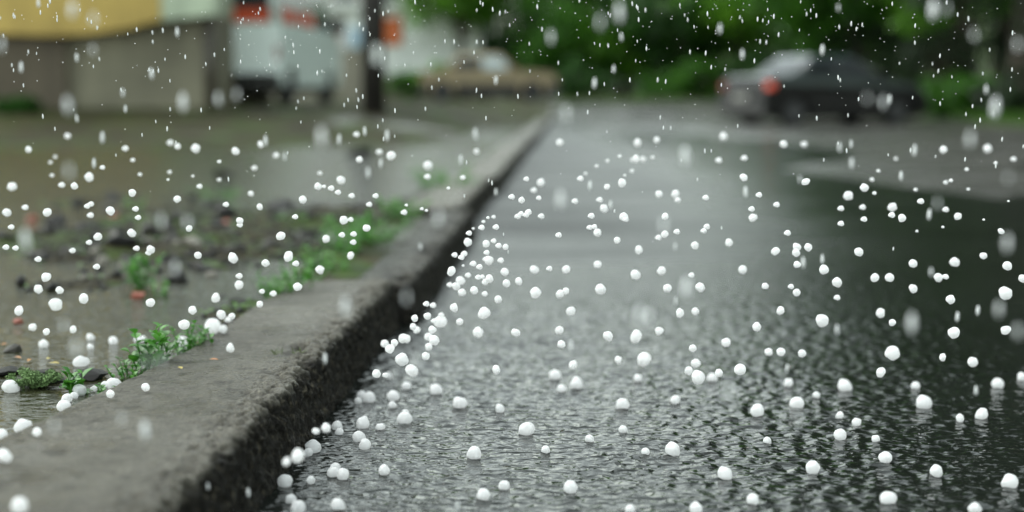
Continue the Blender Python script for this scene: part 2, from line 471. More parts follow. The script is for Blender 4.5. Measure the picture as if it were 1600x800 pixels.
# ------------------------------------------------------------------ kerb: separate cast lengths
KERB_TOP = .122
def kerb_piece(D0, D1, dx, dz, width, seed, label):
    step = .0045 if D0 < 1 else .009 if D0 < 4 else (.02 if D0 < 8 else .06)
    ps = []                                             # profile (u from foot, z): foot -> rounded nose -> top -> back
    nf = 34 if D0 < 4 else 10
    for i in range(nf): ps.append((-.018 * i / nf, -.05 + (KERB_TOP - .018 + .05) * i / nf))
    for a in np.linspace(0, 90, 9): ps.append((-.018 - .022 + .022 * math.cos(R(a)), KERB_TOP - .022 + .022 * math.sin(R(a))))
    nt_ = 60 if D0 < 4 else 14
    for i in range(1, nt_ + 1): ps.append((-.04 - (width - .055) * i / nt_, KERB_TOP - .004 * i / nt_))
    ps.append((-width + .004, KERB_TOP - .012)); ps.append((-width, KERB_TOP - .03)); ps.append((-width, -.05))
    P = np.array(ps)
    s = np.arange(0, D1 - D0 + step * .5, step)
    S, I = np.meshgrid(s, np.arange(len(P)), indexing='ij')
    U = P[I, 0]; Z = P[I, 1]; D = D0 + S
    perim = np.concatenate([[0], np.cumsum(np.hypot(*np.diff(P, axis=0).T))])[I]
    edge = np.exp(-((perim - (KERB_TOP + .06)) / .045) ** 2)
    nz = fbm(D * 9, perim * 9, seed, 4); nf2 = fbm(D * 48, perim * 48, seed + 9, 4) + .5 * fbm(D * 130, perim * 130, seed + 15, 2); nb = fbm(D * 2.2, perim * 2, seed + 4, 3)
    chip = np.clip(fbm(D * 6, perim * 7, seed + 20, 4) - .06, 0, 1)
    face = 1 - sst(KERB_TOP + .02, KERB_TOP + .07, perim)
    out = .006 * nz + (.0055 + .018 * edge + .012 * face) * nf2 - .20 * chip * edge
    lastc = (1 - sst(0, .02, S)) + sst(D1 - D0 - .02, D1 - D0, S)
    out = out - .020 * lastc
    up = sst(KERB_TOP, KERB_TOP + .09, perim)
    X = kx(D) + U - (.02 + .11 * np.clip(2.7 - D, 0, 1.2)) * (D0 < 1) * sst(KERB_TOP + .1, KERB_TOP + .05 + width, perim) - .02 * np.clip(2.1 - D, 0, 1) * (D0 < 1) + dx + .012 * nb + out * (1 - up)
    Zz = Z + dz + (out * .75 + .008 * nb) * up - .3 * np.clip(-out, 0, .1) * edge
    V = np.stack([X, D, Zz], -1).reshape(-1, 3)
    n, k = S.shape
    i = np.arange(n * k).reshape(n, k)
    F = np.stack([i[:-1, :-1], i[:-1, 1:], i[1:, 1:], i[1:, :-1]], -1).reshape(-1, 4)[:, ::-1]
    me = mesh_np("kerb_stone", V, F, True)
    bm = bmesh.new(); bm.from_mesh(me); bm.verts.ensure_lookup_table()
    bm.faces.new([bm.verts[j] for j in i[0]]); bm.faces.new([bm.verts[j] for j in i[-1][::-1]])
    bm.to_mesh(me); bm.free()
    o = link("kerb_stone", me, MAT['kerb'])
    tag(o, label, "kerb stone", "kerb stones along the flooded road")
kb = [(.5, 3.72), (3.73, 6.1), (6.11, 8.6), (8.61, 11.2), (11.21, 13.9), (13.91, 16.6), (16.61, 19.4), (19.41, 22.3), (22.31, 25.3), (25.31, 28.4), (28.41, 31.8)]
lab = ["nearest long grey concrete kerb stone with crumbling dark wet edge",
       "second kerb stone from the viewer, blurred, with green weeds behind its back edge",
       "third kerb stone from the viewer beside the hail gathered in the gutter",
       "fourth kerb stone from the viewer along the grey road water",
       "fifth kerb stone from the viewer, pale top and dark face",
       "sixth kerb stone from the viewer, narrow with distance",
       "seventh kerb stone from the viewer, far up the gutter",
       "fourth kerb stone from the far end of the row",
       "third kerb stone from the far end of the row",
       "second kerb stone from the far end of the row",
       "last kerb stone, farthest up the road where the row ends"]
offs = [(0, 0, .275), (.044, -.012, .19), (-.014, .004, .28), (.008, 0, .27), (0, .003, .27), (-.01, -.004, .27), (.006, 0, .27), (0, .003, .27), (.008, 0, .27), (0, 0, .27), (-.006, 0, .27)]
for k, ((a, b), l, (dx, dz, w)) in enumerate(zip(kb, lab, offs)): kerb_piece(a, b, dx, dz, w, 100 + 31 * k, l)

# ------------------------------------------------------------------ trees
def leaf_cloud(C, n_per, spread, size, seed, flat=.55):
    r = np.random.default_rng(seed)
    n = len(C) * n_per
    c = np.repeat(C, n_per, 0)
    d = r.normal(size=(n, 3)); d /= np.linalg.norm(d, axis=1, keepdims=True)
    rad = r.random(n) ** .5
    sp = np.repeat(r.uniform(.6, 1.35, len(C)) * spread, n_per)
    p = c + d * (rad * sp)[:, None] * np.array([1, 1, .72])
    nrm = d * .6 + r.normal(size=(n, 3)) * .5 + np.array([0, 0, flat]); nrm /= np.linalg.norm(nrm, axis=1, keepdims=True)
    t = np.cross(nrm, r.normal(size=(n, 3))); t /= np.linalg.norm(t, axis=1, keepdims=True)
    b = np.cross(nrm, t)
    s = (size * r.uniform(.55, 1.3, n))[:, None]
    V = np.stack([p - t * s, p + b * s * .42 + nrm * s * .1, p + t * s - nrm * s * .25, p - b * s * .42 + nrm * s * .1], 1).reshape(-1, 3)
    F = np.arange(4 * n).reshape(n, 4)
    return V, F
def tree_meshes(h, cr, z0, seed, nclump, nper, leaf):
    r = np.random.default_rng(seed)
    bm = bmesh.new()
    pts = [(0, 0, -.2)]; x = y = 0
    for k in range(1, 7):
        x += r.normal() * .05 * h / 6; y += r.normal() * .05 * h / 6; pts.append((x, y, h * .85 * k / 6))
    r0 = .022 * h + .03
    tube(bm, pts, [r0 * (1.25 if k == 0 else 1 - .14 * k) for k in range(7)], 9)
    cz = (z0 + h) / 2; hz = (h - z0) / 2
    C = []
    for k in range(nclump):
        d = r.normal(size=3); d /= np.linalg.norm(d)
        q = r.uniform(.45, 1.0) ** .7
        lump = 1 + .28 * math.sin(3 * math.atan2(d[1], d[0]) + seed) + .15 * r.normal()
        C.append((d[0] * cr * q * lump, d[1] * cr * q * lump, cz + d[2] * hz * q * (1 + .08 * r.normal())))
    for k in range(11):
        e = C[r.integers(len(C))]; b = pts[r.integers(2, 6)]
        mid = ((b[0] + e[0]) / 2, (b[1] + e[1]) / 2, (b[2] + e[2]) / 2 + .08 * h)
        tube(bm, [b, mid, e], [r0 * .42, r0 * .25, r0 * .08], 6, False)
    tm = bpy.data.meshes.new("trunk"); bmesh.ops.recalc_face_normals(bm, faces=bm.faces); bm.to_mesh(tm); bm.free()
    tm.materials.append(MAT['bark'])
    V, F = leaf_cloud(np.array(C), nper, cr * .30, leaf, seed + 1)
    return tm, V, F
def make_tree(name, label, cat, group, loc, h, cr, z0, seed, mat, nclump=70, nper=70, leaf=.16):
    root = empty(name, loc, 0)
    tm, V, F = tree_meshes(h, cr, z0, seed, nclump, nper, leaf)
    link("trunk", tm, None, root)
    link("crown", mesh_np("crown", V, F), mat, root)
    return tag(root, label, cat, group)
def gz(X, D):
    u = X - kx(D)
    if D > 42: return float(z_verge(X, D)) if u > 0 else float(z_lot(X, D))
    if u < 0: return float(z_lot(X, D))
    return float(z_road(X, D)) if u < 8.4 else float(z_verge(X, D))
def ground_at(px, D):
    X = (px - 800) / FPX * D
    return Vector((X, D, gz(X, D)))
TG = "trees closing the end of the road"
trees = [  # px, D, h, crown r, crown base, mat, label
 (722, 48.5, 5.4, 1.9, 2.5, 'leaf_light', "light leafy tree overhanging the right end of the white kiosk"),
 (800, 52, 4.8, 2.3, .5, 'leaf_dark', "low dark green tree behind the bonnet of the beige car"),
 (885, 49, 4.7, 2.2, .3, 'leaf_mid', "bushy green tree just right of the beige car"),
 (975, 50, 4.8, 2.4, .4, 'leaf_light', "rounded green tree in the middle of the hedge row behind the road end"),
 (1060, 47, 4.7, 2.2, .9, 'leaf_dark', "dark green tree with a thin trunk left of the dark car"),
 (1150, 46, 5.0, 2.5, 1.6, 'leaf_light', "bright green tree whose fresh crown shows above the dark car's rear"),
 (1235, 45, 5.6, 2.9, 1.5, 'leaf_light', "tall bright green tree directly behind the dark car's roof"),
 (1330, 41, 8.0, 3.3, 1.2, 'leaf_mid', "tall green tree behind the dark car's windscreen"),
 (1420, 43, 13, 3.6, 1.7, 'leaf_black', "tall shadowy tree behind the dark car's bonnet"),
 (1500, 37, 13, 3.5, 2.0, 'leaf_light', "tall green tree standing on the verge right of the dark car"),
 (1590, 33, 15, 3.8, 1.8, 'leaf_black', "dark tall tree at the right edge with a thick trunk"),
 (1690, 27, 16, 4, 1.8, 'leaf_black', "overhanging dark tree just outside the right edge"),
 (1800, 22.5, 16, 4.2, 2.2, 'leaf_black', "tall overhanging tree beyond the right edge, seen in the dark road water"),
 (1980, 18, 16, 4.4, 2.4, 'leaf_black', "nearest tall tree beyond the right edge, darkening the road water"),
 (930, 58, 4.8, 2.6, .3, 'leaf_dark', "dark tree filling the gap at the back of the hedge row centre"),
 (1010, 60, 4.8, 2.8, .3, 'leaf_dark', "rearmost dark tree behind the rounded green tree"),
 (1105, 58, 4.9, 2.8, .3, 'leaf_dark', "shadowed tree deep behind the thin trunked tree"),
 (1200, 57, 5.6, 3.2, .4, 'leaf_dark', "deep dark tree behind the bright green crowns"),
 (1290, 54, 9.5, 3.6, .5, 'leaf_dark', "big dark tree at the back above the dark car"),
 (1375, 54, 14, 3.8, .5, 'leaf_black', "big black green tree at the back right of the road end"),
 (1465, 52, 15, 4.0, .5, 'leaf_black', "tall back row tree behind the verge"),
 (1560, 47, 15, 4.0, .5, 'leaf_black', "tall back row tree nearest the right edge"),
 (850, 60, 4.7, 2.6, .3, 'leaf_dark', "back row dark tree behind the bushy green tree"),
 (760, 62, 4.8, 2.6, .3, 'leaf_dark', "back row tree between kiosk and hedge row"),
]
for k, (px, D, h, cr, z0, mt, l) in enumerate(trees):
    g = ground_at(px, D)
    n = 75 if D < 50 else 55
    make_tree("tree", l, "tree", TG, g, h, cr, z0, 300 + 7 * k, MAT[mt], n if h < 8 else int(n * 1.6), 75, .15 if h < 8 else .2)
SG = "low shrubs under the trees"
shr = [(905, 44.5, 1.1, .9, 'leaf_dark', "low dark shrub under the hedge row right of the beige car"),
       (1100, 43.5, 1.2, 1.0, 'leaf_mid', "green shrub beside the dark car's rear"),
       (1045, 44, .8, .9, 'leaf_mid', "low green shrub in the middle of the road end"),
       (1490, 31, .85, .9, 'leaf_mid', "bright green shrub on the verge right of the dark car"),
       (1545, 30, .8, .8, 'leaf_mid', "smaller green shrub on the verge near the right edge"),
       (1465, 36, 2.0, 1.2, 'leaf_black', "dark shrub behind the dark car's nose"),
       (1590, 28.5, 1.1, .9, 'leaf_black', "dark shrub at the extreme right edge"),
       (1200, 43, 1.6, 1.3, 'leaf_dark', "dark shrub hidden behind the dark car's roof"),
       (1340, 40, 2.2, 1.5, 'leaf_black', "black green shrub behind the dark car's windscreen"),
       (700, 46.5, 1.25, .9, 'leaf_light', "yellow green shrub behind the beige car's boot"),
       (640, 46.5, 1.0, .7, 'leaf_mid', "small shrub between the pole and the beige car"),
       (35, 21.8, .22, .36, 'leaf_dark', "low dark shrub at the foot of the brown plinth")]
for k, (px, D, h, cr, mt, l) in enumerate(shr):
    make_tree("shrub", l, "shrub", SG, ground_at(px, D), h, cr, .05, 700 + 5 * k, MAT[mt], 36, 60, .09)

# ------------------------------------------------------------------ buildings at the left
D = 24.0
g0 = .37
root = empty("corner_building", (at_y(110, 160, D).x, D, 0)); ox = root.location.x
tag(root, "ochre and pale green building on a grey brown plinth at the left edge", "building")
def bx(px): return at_y(px, 150, D).x - ox
def bz(py): return at_y(800, py, D).z
prism_xz("plinth", [(bx(108), g0 - .3), (bx(338), g0 - .3), (bx(338), bz(22)), (bx(262), bz(28)), (bx(190), bz(44)), (bx(108), bz(48))], 0, 5.5, MAT['plinth'], root)
box("brown_plinth", bx(-420), bx(108) + .004, -.12, 5.5, g0 - .3, bz(50), MAT['plinth_dark'], root)
prism_xz("ochre_wall", [(bx(-420), bz(52)), (bx(0), bz(54)), (bx(90), bz(57)), (bx(150), bz(55)), (bx(210), bz(46)), (bx(262), bz(33)), (bx(262), 7.4), (bx(-420), 7.4)], -.35, -.01, MAT['ochre'], root)
prism_xz("green_wall", [(bx(262) + .003, bz(33)), (bx(348), bz(25)), (bx(348), 7.4), (bx(262) + .003, 7.4)], -.32, -.01, MAT['palegreen'], root)
box("roof", bx(-440), bx(360), -.7, 6, 7.4, 7.62, MAT['fascia'], root, .02)
box("upper_wall", bx(-420), bx(338), .003, 5.4, bz(22) + .002, 7.4, MAT['palegreen'], root)
bm = bmesh.new(); tube(bm, [(bx(331), -.10, g0 - .1), (bx(331), -.10, bz(24))], [.085, .085], 12)
dp = from_bm("downpipe", bm, MAT['pipe'], root, True)
for zz in (.9, 1.5): box("bracket", bx(331) - .11, bx(331) + .11, -.12, -.001, zz, zz + .04, MAT['pipe'], dp)

for px in (-250, -90, 70, 200):
    for zb in (3.3, 5.5):
        fr = box("window", bx(px), bx(px) + 1.0, -.40, -.345, zb, zb + 1.3, MAT['apart'], root)
        box("pane", bx(px) + .07, bx(px) + .93, -.41, -.37, zb + .07, zb + 1.23, MAT['glass'], fr)
        box("sill", bx(px) - .06, bx(px) + 1.06, -.50, -.352, zb - .06, zb - .004, MAT['plinth'], fr)

# apartment block far behind
D = 63.0; root = empty("apartment_block", (at_y(440, 150, D).x, D, .3))
tag(root, "beige grey block with dark windows standing far behind the white van", "building")
W, H = 5.6, 9.8
box("wall", -W, W, 0, 8, 0, H, MAT['apart'], root)
rf = box("roof", -W - .3, W + .3, -.3, 8.3, H, H + .25, MAT['fascia'], root, .02)
for r_ in range(3):
    for cidx in range(6):
        x = -W + .9 + cidx * 1.75; zb = 1.2 + r_ * 2.9
        fr = box("window", x, x + 1.1, -.05, .05, zb, zb + 1.4, MAT['kiosk'], root)
        box("pane", x + .08, x + 1.02, -.06, -.03, zb + .08, zb + 1.32, MAT['glass'], fr)
        box("sill", x - .06, x + 1.16, -.14, .02, zb - .06, zb - .004, MAT['plinth'], fr)

# white kiosk
D = 50.0; root = empty("kiosk", (at_y(640, 150, D).x, D, .42)); ox = root.location.x
tag(root, "low white kiosk with coloured boards behind the dark pole", "kiosk")
def bx(px): return at_y(px, 150, D).x - ox
def bz(py): return at_y(800, py, D).z - .42
box("wall", bx(512), bx(752), 0, 3, -.2, bz(14), MAT['kiosk'], root)
box("roof", bx(505), bx(760), -.35, 3.2, bz(14), bz(4), MAT['kiosk'], root, .03)
box("plinth", bx(510), bx(754), -.04, -.002, -.2, bz(118), MAT['plinth'], root)
box("door", bx(534), bx(568), -.05, -.004, .05, bz(76), MAT['apart'], root)
box("orange_board", bx(603), bx(628), -.10, -.004, bz(70), bz(28), MAT['orange'], root, .01)
box("red_board", bx(519), bx(532), -.10, -.004, bz(76), bz(40), MAT['red'], root, .01)
box("blue_board", bx(546), bx(574), -.10, -.004, bz(74), bz(44), MAT['blueboard'], root, .01)
fr = box("window", bx(640), bx(672), -.06, -.004, bz(72), bz(36), MAT['kiosk'], root)

# utility pole
D = 22.0; g = ground_at(585, D)
root = empty("utility_pole", g)
tag(root, "black wooden utility pole standing between the white van and the beige car", "pole")
bm = bmesh.new(); tube(bm, [(0, 0, -.3), (.01, 0, 2), (.03, 0, 5), (.06, 0, 8)], [.185, .178, .16, .135], 14)
from_bm("post", bm, MAT['wood'], root, True)
box("paper_notice", .02, .12, -.20, -.178, bz(40) * .6, bz(40) * .6 + .28, MAT['kiosk'], root)
bm = bmesh.new(); bm_box(bm, -.8, .9, -.05, .05, 7.3, 7.42, .01); from_bm("crossarm", bm, MAT['wood'], root)

# ------------------------------------------------------------------ vehicles
def wheel(parent, x, y, r, w, side):
    root = empty("wheel", (x, y, r)); root.parent = parent
    bm = bmesh.new()
    prof = [(-w/2, r*.62), (-w/2, r*.93), (-w/2 + w*.14, r), (w/2 - w*.14, r), (w/2, r*.93), (w/2, r*.62)]
    rings = [[bm.verts.new((q * math.cos(a), t, q * math.sin(a))) for a in np.linspace(0, 2*math.pi, 28, endpoint=False)] for t, q in prof]
    for a, b in zip(rings, rings[1:]):
        for k in range(28): bm.faces.new((a[k], a[(k+1) % 28], b[(k+1) % 28], b[k]))
    ty = from_bm("tyre", bm, MAT['rubber'], root, True)
    bm = bmesh.new()
    yo = side * w * .36
    ring = lambda q, t: [bm.verts.new((q * math.cos(a), t, q * math.sin(a))) for a in np.linspace(0, 2*math.pi, 20, endpoint=False)]
    a, b, c_ = ring(r*.62, side*w*.48), ring(r*.52, yo), ring(r*.15, yo + side*.01)
    for p, q in ((a, b), (b, c_)):
        for k in range(20): bm.faces.new((p[k], p[(k+1) % 20], q[(k+1) % 20], q[k]))
    bm.faces.new(c_)
    d = ring(r*.62, -side*w*.45); bm.faces.new(d)
    from_bm("rim", bm, MAT['rim'], root, True)
    return root
def arch_profile(top, L, wb, wr, zb):
    """closed side outline with wheel arches cut in the sill line; top is a list of (x,z) rear -> front"""
    pts = list(top)
    xs = (wb[1], wb[0])                                   # front first, walking back along the sill
    pts.append((top[-1][0], zb + .05))
    for xc in xs:
        R_ = wr * 1.16
        a0 = math.asin(min(1, max(-1, (zb - wr) / R_)))
        for a in np.linspace(a0, math.pi - a0, 11): pts.append((xc + R_ * math.cos(a), wr + R_ * math.sin(a)))
    pts.append((top[0][0], zb + .05))
    return pts
def loft_body(name, prof, halfw, mat, parent, tuck=.06, bev=.035):
    n = len(prof)
    bm = bmesh.new()
    cols = []
    for y, sc in ((-halfw, 0.0), (halfw, 0.0)):
        cols.append([bm.verts.new((x, y, z)) for x, z in prof])
    a, b = cols
    bm.faces.new(a); bm.faces.new(b[::-1])
    for i in range(n): bm.faces.new((a[i], b[i], b[(i+1) % n], a[(i+1) % n]))
    es = [e for e in bm.edges if not (e.verts[0].co.y * e.verts[1].co.y < 0)]
    bmesh.ops.bevel(bm, geom=es, offset=bev, segments=3, profile=.6, affect='EDGES', clamp_overlap=True)
    return from_bm(name, bm, mat, parent, False)
def quad_panel(name, pts, mat, parent, off):
    """a glass panel over four corners, with thickness"""
    p = [Vector(q) for q in pts]; nrm = (p[1] - p[0]).cross(p[3] - p[0]).normalized()
    cc = sum(p, Vector()) / 4
    if nrm.dot(cc - Vector((cc.x * .5, 0, cc.z - .4))) < 0: nrm = -nrm
    bm = bmesh.new()
    a = [bm.verts.new(q + nrm * off) for q in p]; b = [bm.verts.new(q - nrm * .02) for q in p]
    bm.faces.new(a); bm.faces.new(b[::-1])
    for i in range(4): bm.faces.new((a[i], b[i], b[(i+1) % 4], a[(i+1) % 4]))
    return from_bm(name, bm, mat, parent)
def lerp(a, b, t): return tuple(a[i] + (b[i] - a[i]) * t for i in range(3))
def inset(A, B, C_, D_, l, r_, b, t):
    """A bottom-left, B bottom-right, C top-right, D top-left"""
    f = lambda s, v: lerp(lerp(A, B, s), lerp(D_, C_, s), v)
    return [f(l, b), f(1 - r_, b), f(1 - r_, t), f(l, t)]
def make_car(name, label, loc, rz, L, W, H, paint, belt, top, cab, lit=False, cabin_paint=None):
    root = empty(name, loc, rz); tag(root, label, "car")
    hw = W / 2; wr = .30; wb = (-L * .5 + .68, L * .5 - .76)
    prof = arch_profile(top, L, wb, wr, .20)
    body = loft_body("body", prof, hw, paint, root)
    xb0, xb1, xt0, xt1 = cab                                # cabin bottom rear/front, roof rear/front
    hb, ht = hw - .05, hw - .24
    bot = [(xb0, -hb, belt - .02), (xb1, -hb, belt - .04), (xb1, hb, belt - .04), (xb0, hb, belt - .02)]
    tp = [(xt0, -ht, H - .03), (xt1, -ht, H - .02), (xt1, ht, H - .02), (xt0, ht, H - .03)]
    bm = bmesh.new()
    vb = [bm.verts.new(p) for p in bot]; vt = [bm.verts.new(p) for p in tp]
    bm.faces.new(vb[::-1]); bm.faces.new(vt)
    for i in range(4): bm.faces.new((vb[i], vb[(i+1) % 4], vt[(i+1) % 4], vt[i]))
    bmesh.ops.bevel(bm, geom=[e for e in bm.edges if max(v.co.z for v in e.verts) > belt + .1], offset=.06, segments=4, profile=.5, affect='EDGES')
    from_bm("cabin", bm, cabin_paint or paint, root, True)
    for s in (-1, 1):
        A, B = (xb0, s * hb, belt), (xb1, s * hb, belt - .02); C_, D_ = (xt1, s * ht, H - .03), (xt0, s * ht, H - .03)
        quad_panel("side_window", inset(A, B, C_, D_, .10, .52, .08, .80), MAT['carglass'], root, .006)
        quad_panel("side_window", inset(A, B, C_, D_, .52, .10, .08, .80), MAT['carglass'] if lit else MAT['sky_sheen'], root, .006)  # beige car: sky reflection painted into the front pane
        mir = box("mirror", xb1 - .42, xb1 - .28, min(s*hw, s*(hw+.16)), max(s*hw, s*(hw+.16)), belt - .02, belt + .12, paint, root, .02)
        for xx in (xb0 + .55, (xb0 + xb1) / 2 + .45):
            box("door_handle", xx, xx + .16, min(s*(hw-.005), s*(hw+.03)), max(s*(hw-.005), s*(hw+.03)), belt - .16, belt - .125, MAT['blackplastic'], root, .006)
        box("side_trim", -L*.5 + 1.05, L*.5 - 1.15, min(s*(hw-.01), s*(hw+.016)), max(s*(hw-.01), s*(hw+.016)), .42, .48, MAT['blackplastic'], root, .004)
        wheel(root, wb[0], s * (hw - .12), wr, .19, s); wheel(root, wb[1], s * (hw - .12), wr, .19, s)
        xr = top[0][0]; zl = belt - .16
        box("tail_light", xr - .015, xr + .09, s*(hw - .03) - .15, s*(hw - .03) + (.035 if s > 0 else .15) - (0 if s > 0 else .12), zl - .07, zl + .07, MAT['taillit'] if lit and s < 0 else MAT['taillens'], root, .012)
        xf = top[-1][0]
        box("headlight", xf - .09, xf + .012, s*(hw - .2) - .14, s*(hw - .2) + .14, .55, .68, MAT['lens'], root, .012)
    quad_panel("windscreen", inset((xb1, -hb, belt - .04), (xb1, hb, belt - .04), (xt1, ht, H - .02), (xt1, -ht, H - .02), .06, .06, .06, .86), MAT['carglass'], root, .006)
    quad_panel("rear_window", inset((xb0, hb, belt - .02), (xb0, -hb, belt - .02), (xt0, -ht, H - .03), (xt0, ht, H - .03), .08, .08, .10, .84), MAT['carglass'], root, .006)
    xr, xf = top[0][0], top[-1][0]
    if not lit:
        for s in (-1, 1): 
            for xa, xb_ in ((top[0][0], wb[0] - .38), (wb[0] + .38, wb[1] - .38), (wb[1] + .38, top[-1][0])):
                box("dark_lower_panel", xa, xb_, min(s*(hw-.02), s*(hw+.012)), max(s*(hw-.02), s*(hw+.012)), .19, .52, MAT['blackplastic'], root, .01)  # dark panels low on the sides, clear of the wheels
    box("rear_bumper", xr - .07, xr + .06, -hw + .02, hw - .02, .26, .47, MAT['blackplastic'], root, .03)
    box("front_bumper", xf - .06, xf + .08, -hw + .02, hw - .02, .22, .46, MAT['blackplastic'], root, .03)
    box("number_plate", xr - .082, xr - .068, -.26, .26, .50, .61, MAT['plate'], root)
    box("grille", xf - .02, xf + .014, -.32, .32, .53, .66, MAT['blackplastic'], root, .005)
    box("underside", -L*.5 + .15, L*.5 - .15, -hw + .12, hw - .12, .16, .30, MAT['blackplastic'], root)
    return root
# dark saloon on the right: black body, sky reflection painted pale on bonnet, boot, roof and shoulders
L, W, H = 3.85, 1.62, 1.38
top = [(-1.88, .30), (-1.91, .60), (-1.86, .86), (-1.72, .93), (-1.0, .95), (.55, .92), (1.05, .88), (1.50, .80), (1.78, .70), (1.88, .55), (1.88, .30)]
c = at_y(1288, 150, 28.2)
car = make_car("parked_car", "black car with sky sheen painted on its roof and a red tail light at the road end",
         (c.x, 28.2, gz(c.x, 28.2) - .01), R(24), L, W, H, MAT['blackpaint'], .93, top, (-1.30, 1.02, -.72, .20), lit=True, cabin_paint=MAT['sheenpaint'])
prism_xz("boot_lid", [(-1.80, .93), (-1.70, .958), (-1.22, .968), (-1.22, .93), (-1.70, .915)], -.72, .72, MAT['sheenpaint'], car)
prism_xz("bonnet", [(.95, .90), (1.50, .82), (1.78, .72), (1.87, .60), (1.84, .58), (1.76, .69), (1.50, .785), (.95, .865)], -.74, .74, MAT['sheenpaint'], car)
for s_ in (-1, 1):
    prism_xz("sheen_panel", [(-1.78, .80), (-1.70, .925), (-1.0, .945), (.55, .915), (1.05, .875), (1.50, .795), (1.72, .70), (1.0, .74), (-1.0, .78)], min(s_*.80, s_*.815), max(s_*.80, s_*.815), MAT['sheenpaint'], car)  # paler strip along the shoulder, sky sheen put into the colour
# beige saloon
L, W, H = 4.1, 1.62, 1.42
top = [(-2.0, .30), (-2.03, .60), (-1.98, .86), (-1.2, .93), (-.3, .93), (.85, .92), (1.3, .90), (1.85, .84), (2.0, .74), (2.03, .5), (2.02, .30)]
c = at_y(762, 150, 43)
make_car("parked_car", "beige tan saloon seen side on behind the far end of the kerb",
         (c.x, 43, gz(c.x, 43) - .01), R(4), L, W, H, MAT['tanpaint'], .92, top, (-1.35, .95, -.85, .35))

# white van
D = 25.6
c = at_y(382, 150, D)
van = empty("parked_van", (c.x, D + 2.2, gz(c.x, D + 1.0)), R(83))
tag(van, "pale white van with red curtains parked beside the ochre building", "van")
L, W, H, hw = 4.4, 1.9, 2.3, .95
prof = arch_profile([(-2.2, .34), (-2.2, 1.42), (2.0, 1.42), (2.16, 1.2), (2.2, .34)], L, (-1.45, 1.45), .33, .34)
loft_body("body", prof, hw, MAT['vanwhite'], van, bev=.03)
bm = bmesh.new()
vb = [bm.verts.new(p) for p in ((-2.17, -hw + .02, 1.40), (2.0, -hw + .02, 1.40), (2.0, hw - .02, 1.40), (-2.17, hw - .02, 1.40))]
vt = [bm.verts.new(p) for p in ((-2.08, -hw + .14, H), (1.45, -hw + .14, H), (1.45, hw - .14, H), (-2.08, hw - .14, H))]
bm.faces.new(vb[::-1]); bm.faces.new(vt)
for i in range(4): bm.faces.new((vb[i], vb[(i+1) % 4], vt[(i+1) % 4], vt[i]))
bmesh.ops.bevel(bm, geom=[e for e in bm.edges if max(v.co.z for v in e.verts) > 1.6], offset=.08, segments=4, profile=.5, affect='EDGES')
from_bm("cabin", bm, MAT['vanwhite'], van, True)
A, B, C_, D_ = (-2.17, hw - .02, 1.40), (-2.17, -hw + .02, 1.40), (-2.08, -hw + .14, H), (-2.08, hw - .14, H)
for l_, r_ in ((.07, .52), (.52, .07)):
    w_ = quad_panel("rear_window", inset(A, B, C_, D_, l_, r_, .06, .80), MAT['carglass'], van, .006)
    quad_panel("curtain", inset(A, B, C_, D_, l_ + .02, r_ + .02, .07, .34), MAT['curtain'], w_, .012)
for s in (-1, 1):
    A, B = (-2.17, s * (hw - .02), 1.40), (2.0, s * (hw - .02), 1.40); C_, D_ = (1.45, s * (hw - .14), H), (-2.08, s * (hw - .14), H)
    for l_, r_ in ((.05, .70), (.34, .40), (.64, .09)):
        w_ = quad_panel("side_window", inset(A, B, C_, D_, l_, r_, .06, .78), MAT['carglass'], van, .006)
        if l_ < .6: quad_panel("curtain", inset(A, B, C_, D_, l_ + .01, r_ + .01, .07, .34), MAT['curtain'], w_, .012)
    wheel(van, -1.45, s * (hw - .13), .33, .2, s); wheel(van, 1.45, s * (hw - .13), .33, .2, s)
    box("tail_light", -2.22, -2.14, s*(hw - .06) - .035, s*(hw - .06) + .035, .80, 1.05, MAT['taillens'], van, .01)
    box("headlight", 2.12, 2.22, s*(hw - .25) - .15, s*(hw - .25) + .15, .75, .98, MAT['lens'], van, .01)
    box("mirror", 1.6, 1.72, min(s*hw, s*(hw+.22)), max(s*hw, s*(hw+.22)), 1.42, 1.75, MAT['blackplastic'], van, .02)
quad_panel("windscreen", inset((2.0, -hw + .02, 1.4), (2.0, hw - .02, 1.4), (1.45, hw - .14, H), (1.45, -hw + .14, H), .05, .05, .06, .88), MAT['carglass'], van, .006)
box("rear_bumper", -2.30, -2.17, -hw + .02, hw - .02, .36, .56, MAT['blackplastic'], van, .02)
box("front_bumper", 2.15, 2.30, -hw + .02, hw - .02, .34, .58, MAT['blackplastic'], van, .02)
box("door_seam", -2.212, -2.19, -.012, .012, .60, 1.40, MAT['blackplastic'], van)
box("underside", -2.0, 2.0, -hw + .1, hw - .1, .22, .40, MAT['blackplastic'], van)

# ------------------------------------------------------------------ rubble, weeds
def rock_mesh(seed, sx=1, sy=1, sz=.65):
    r = random.Random(seed)
    bm = bmesh.new()
    for _ in range(22):
        v = Vector((r.gauss(0, 1), r.gauss(0, 1), r.gauss(0, 1))).normalized() * r.uniform(.8, 1.05)
        bm.verts.new((v.x * sx, v.y * sy, v.z * sz))
    bmesh.ops.convex_hull(bm, input=bm.verts)
    for v in [v for v in bm.verts if not v.link_faces]: bm.verts.remove(v)
    bmesh.ops.bevel(bm, geom=list(bm.edges), offset=.09, segments=2, profile=.5, affect='EDGES', clamp_overlap=True)
    me = bpy.data.meshes.new("rock"); bmesh.ops.recalc_face_normals(bm, faces=bm.faces); bm.to_mesh(me); bm.free()
    return me
def lot_hit(px, py):
    p = on_plane(px, py, .10)
    for _ in range(12):
        p = on_plane(px, py, max(.088, float(z_lot(p.x, p.y))))
    return p
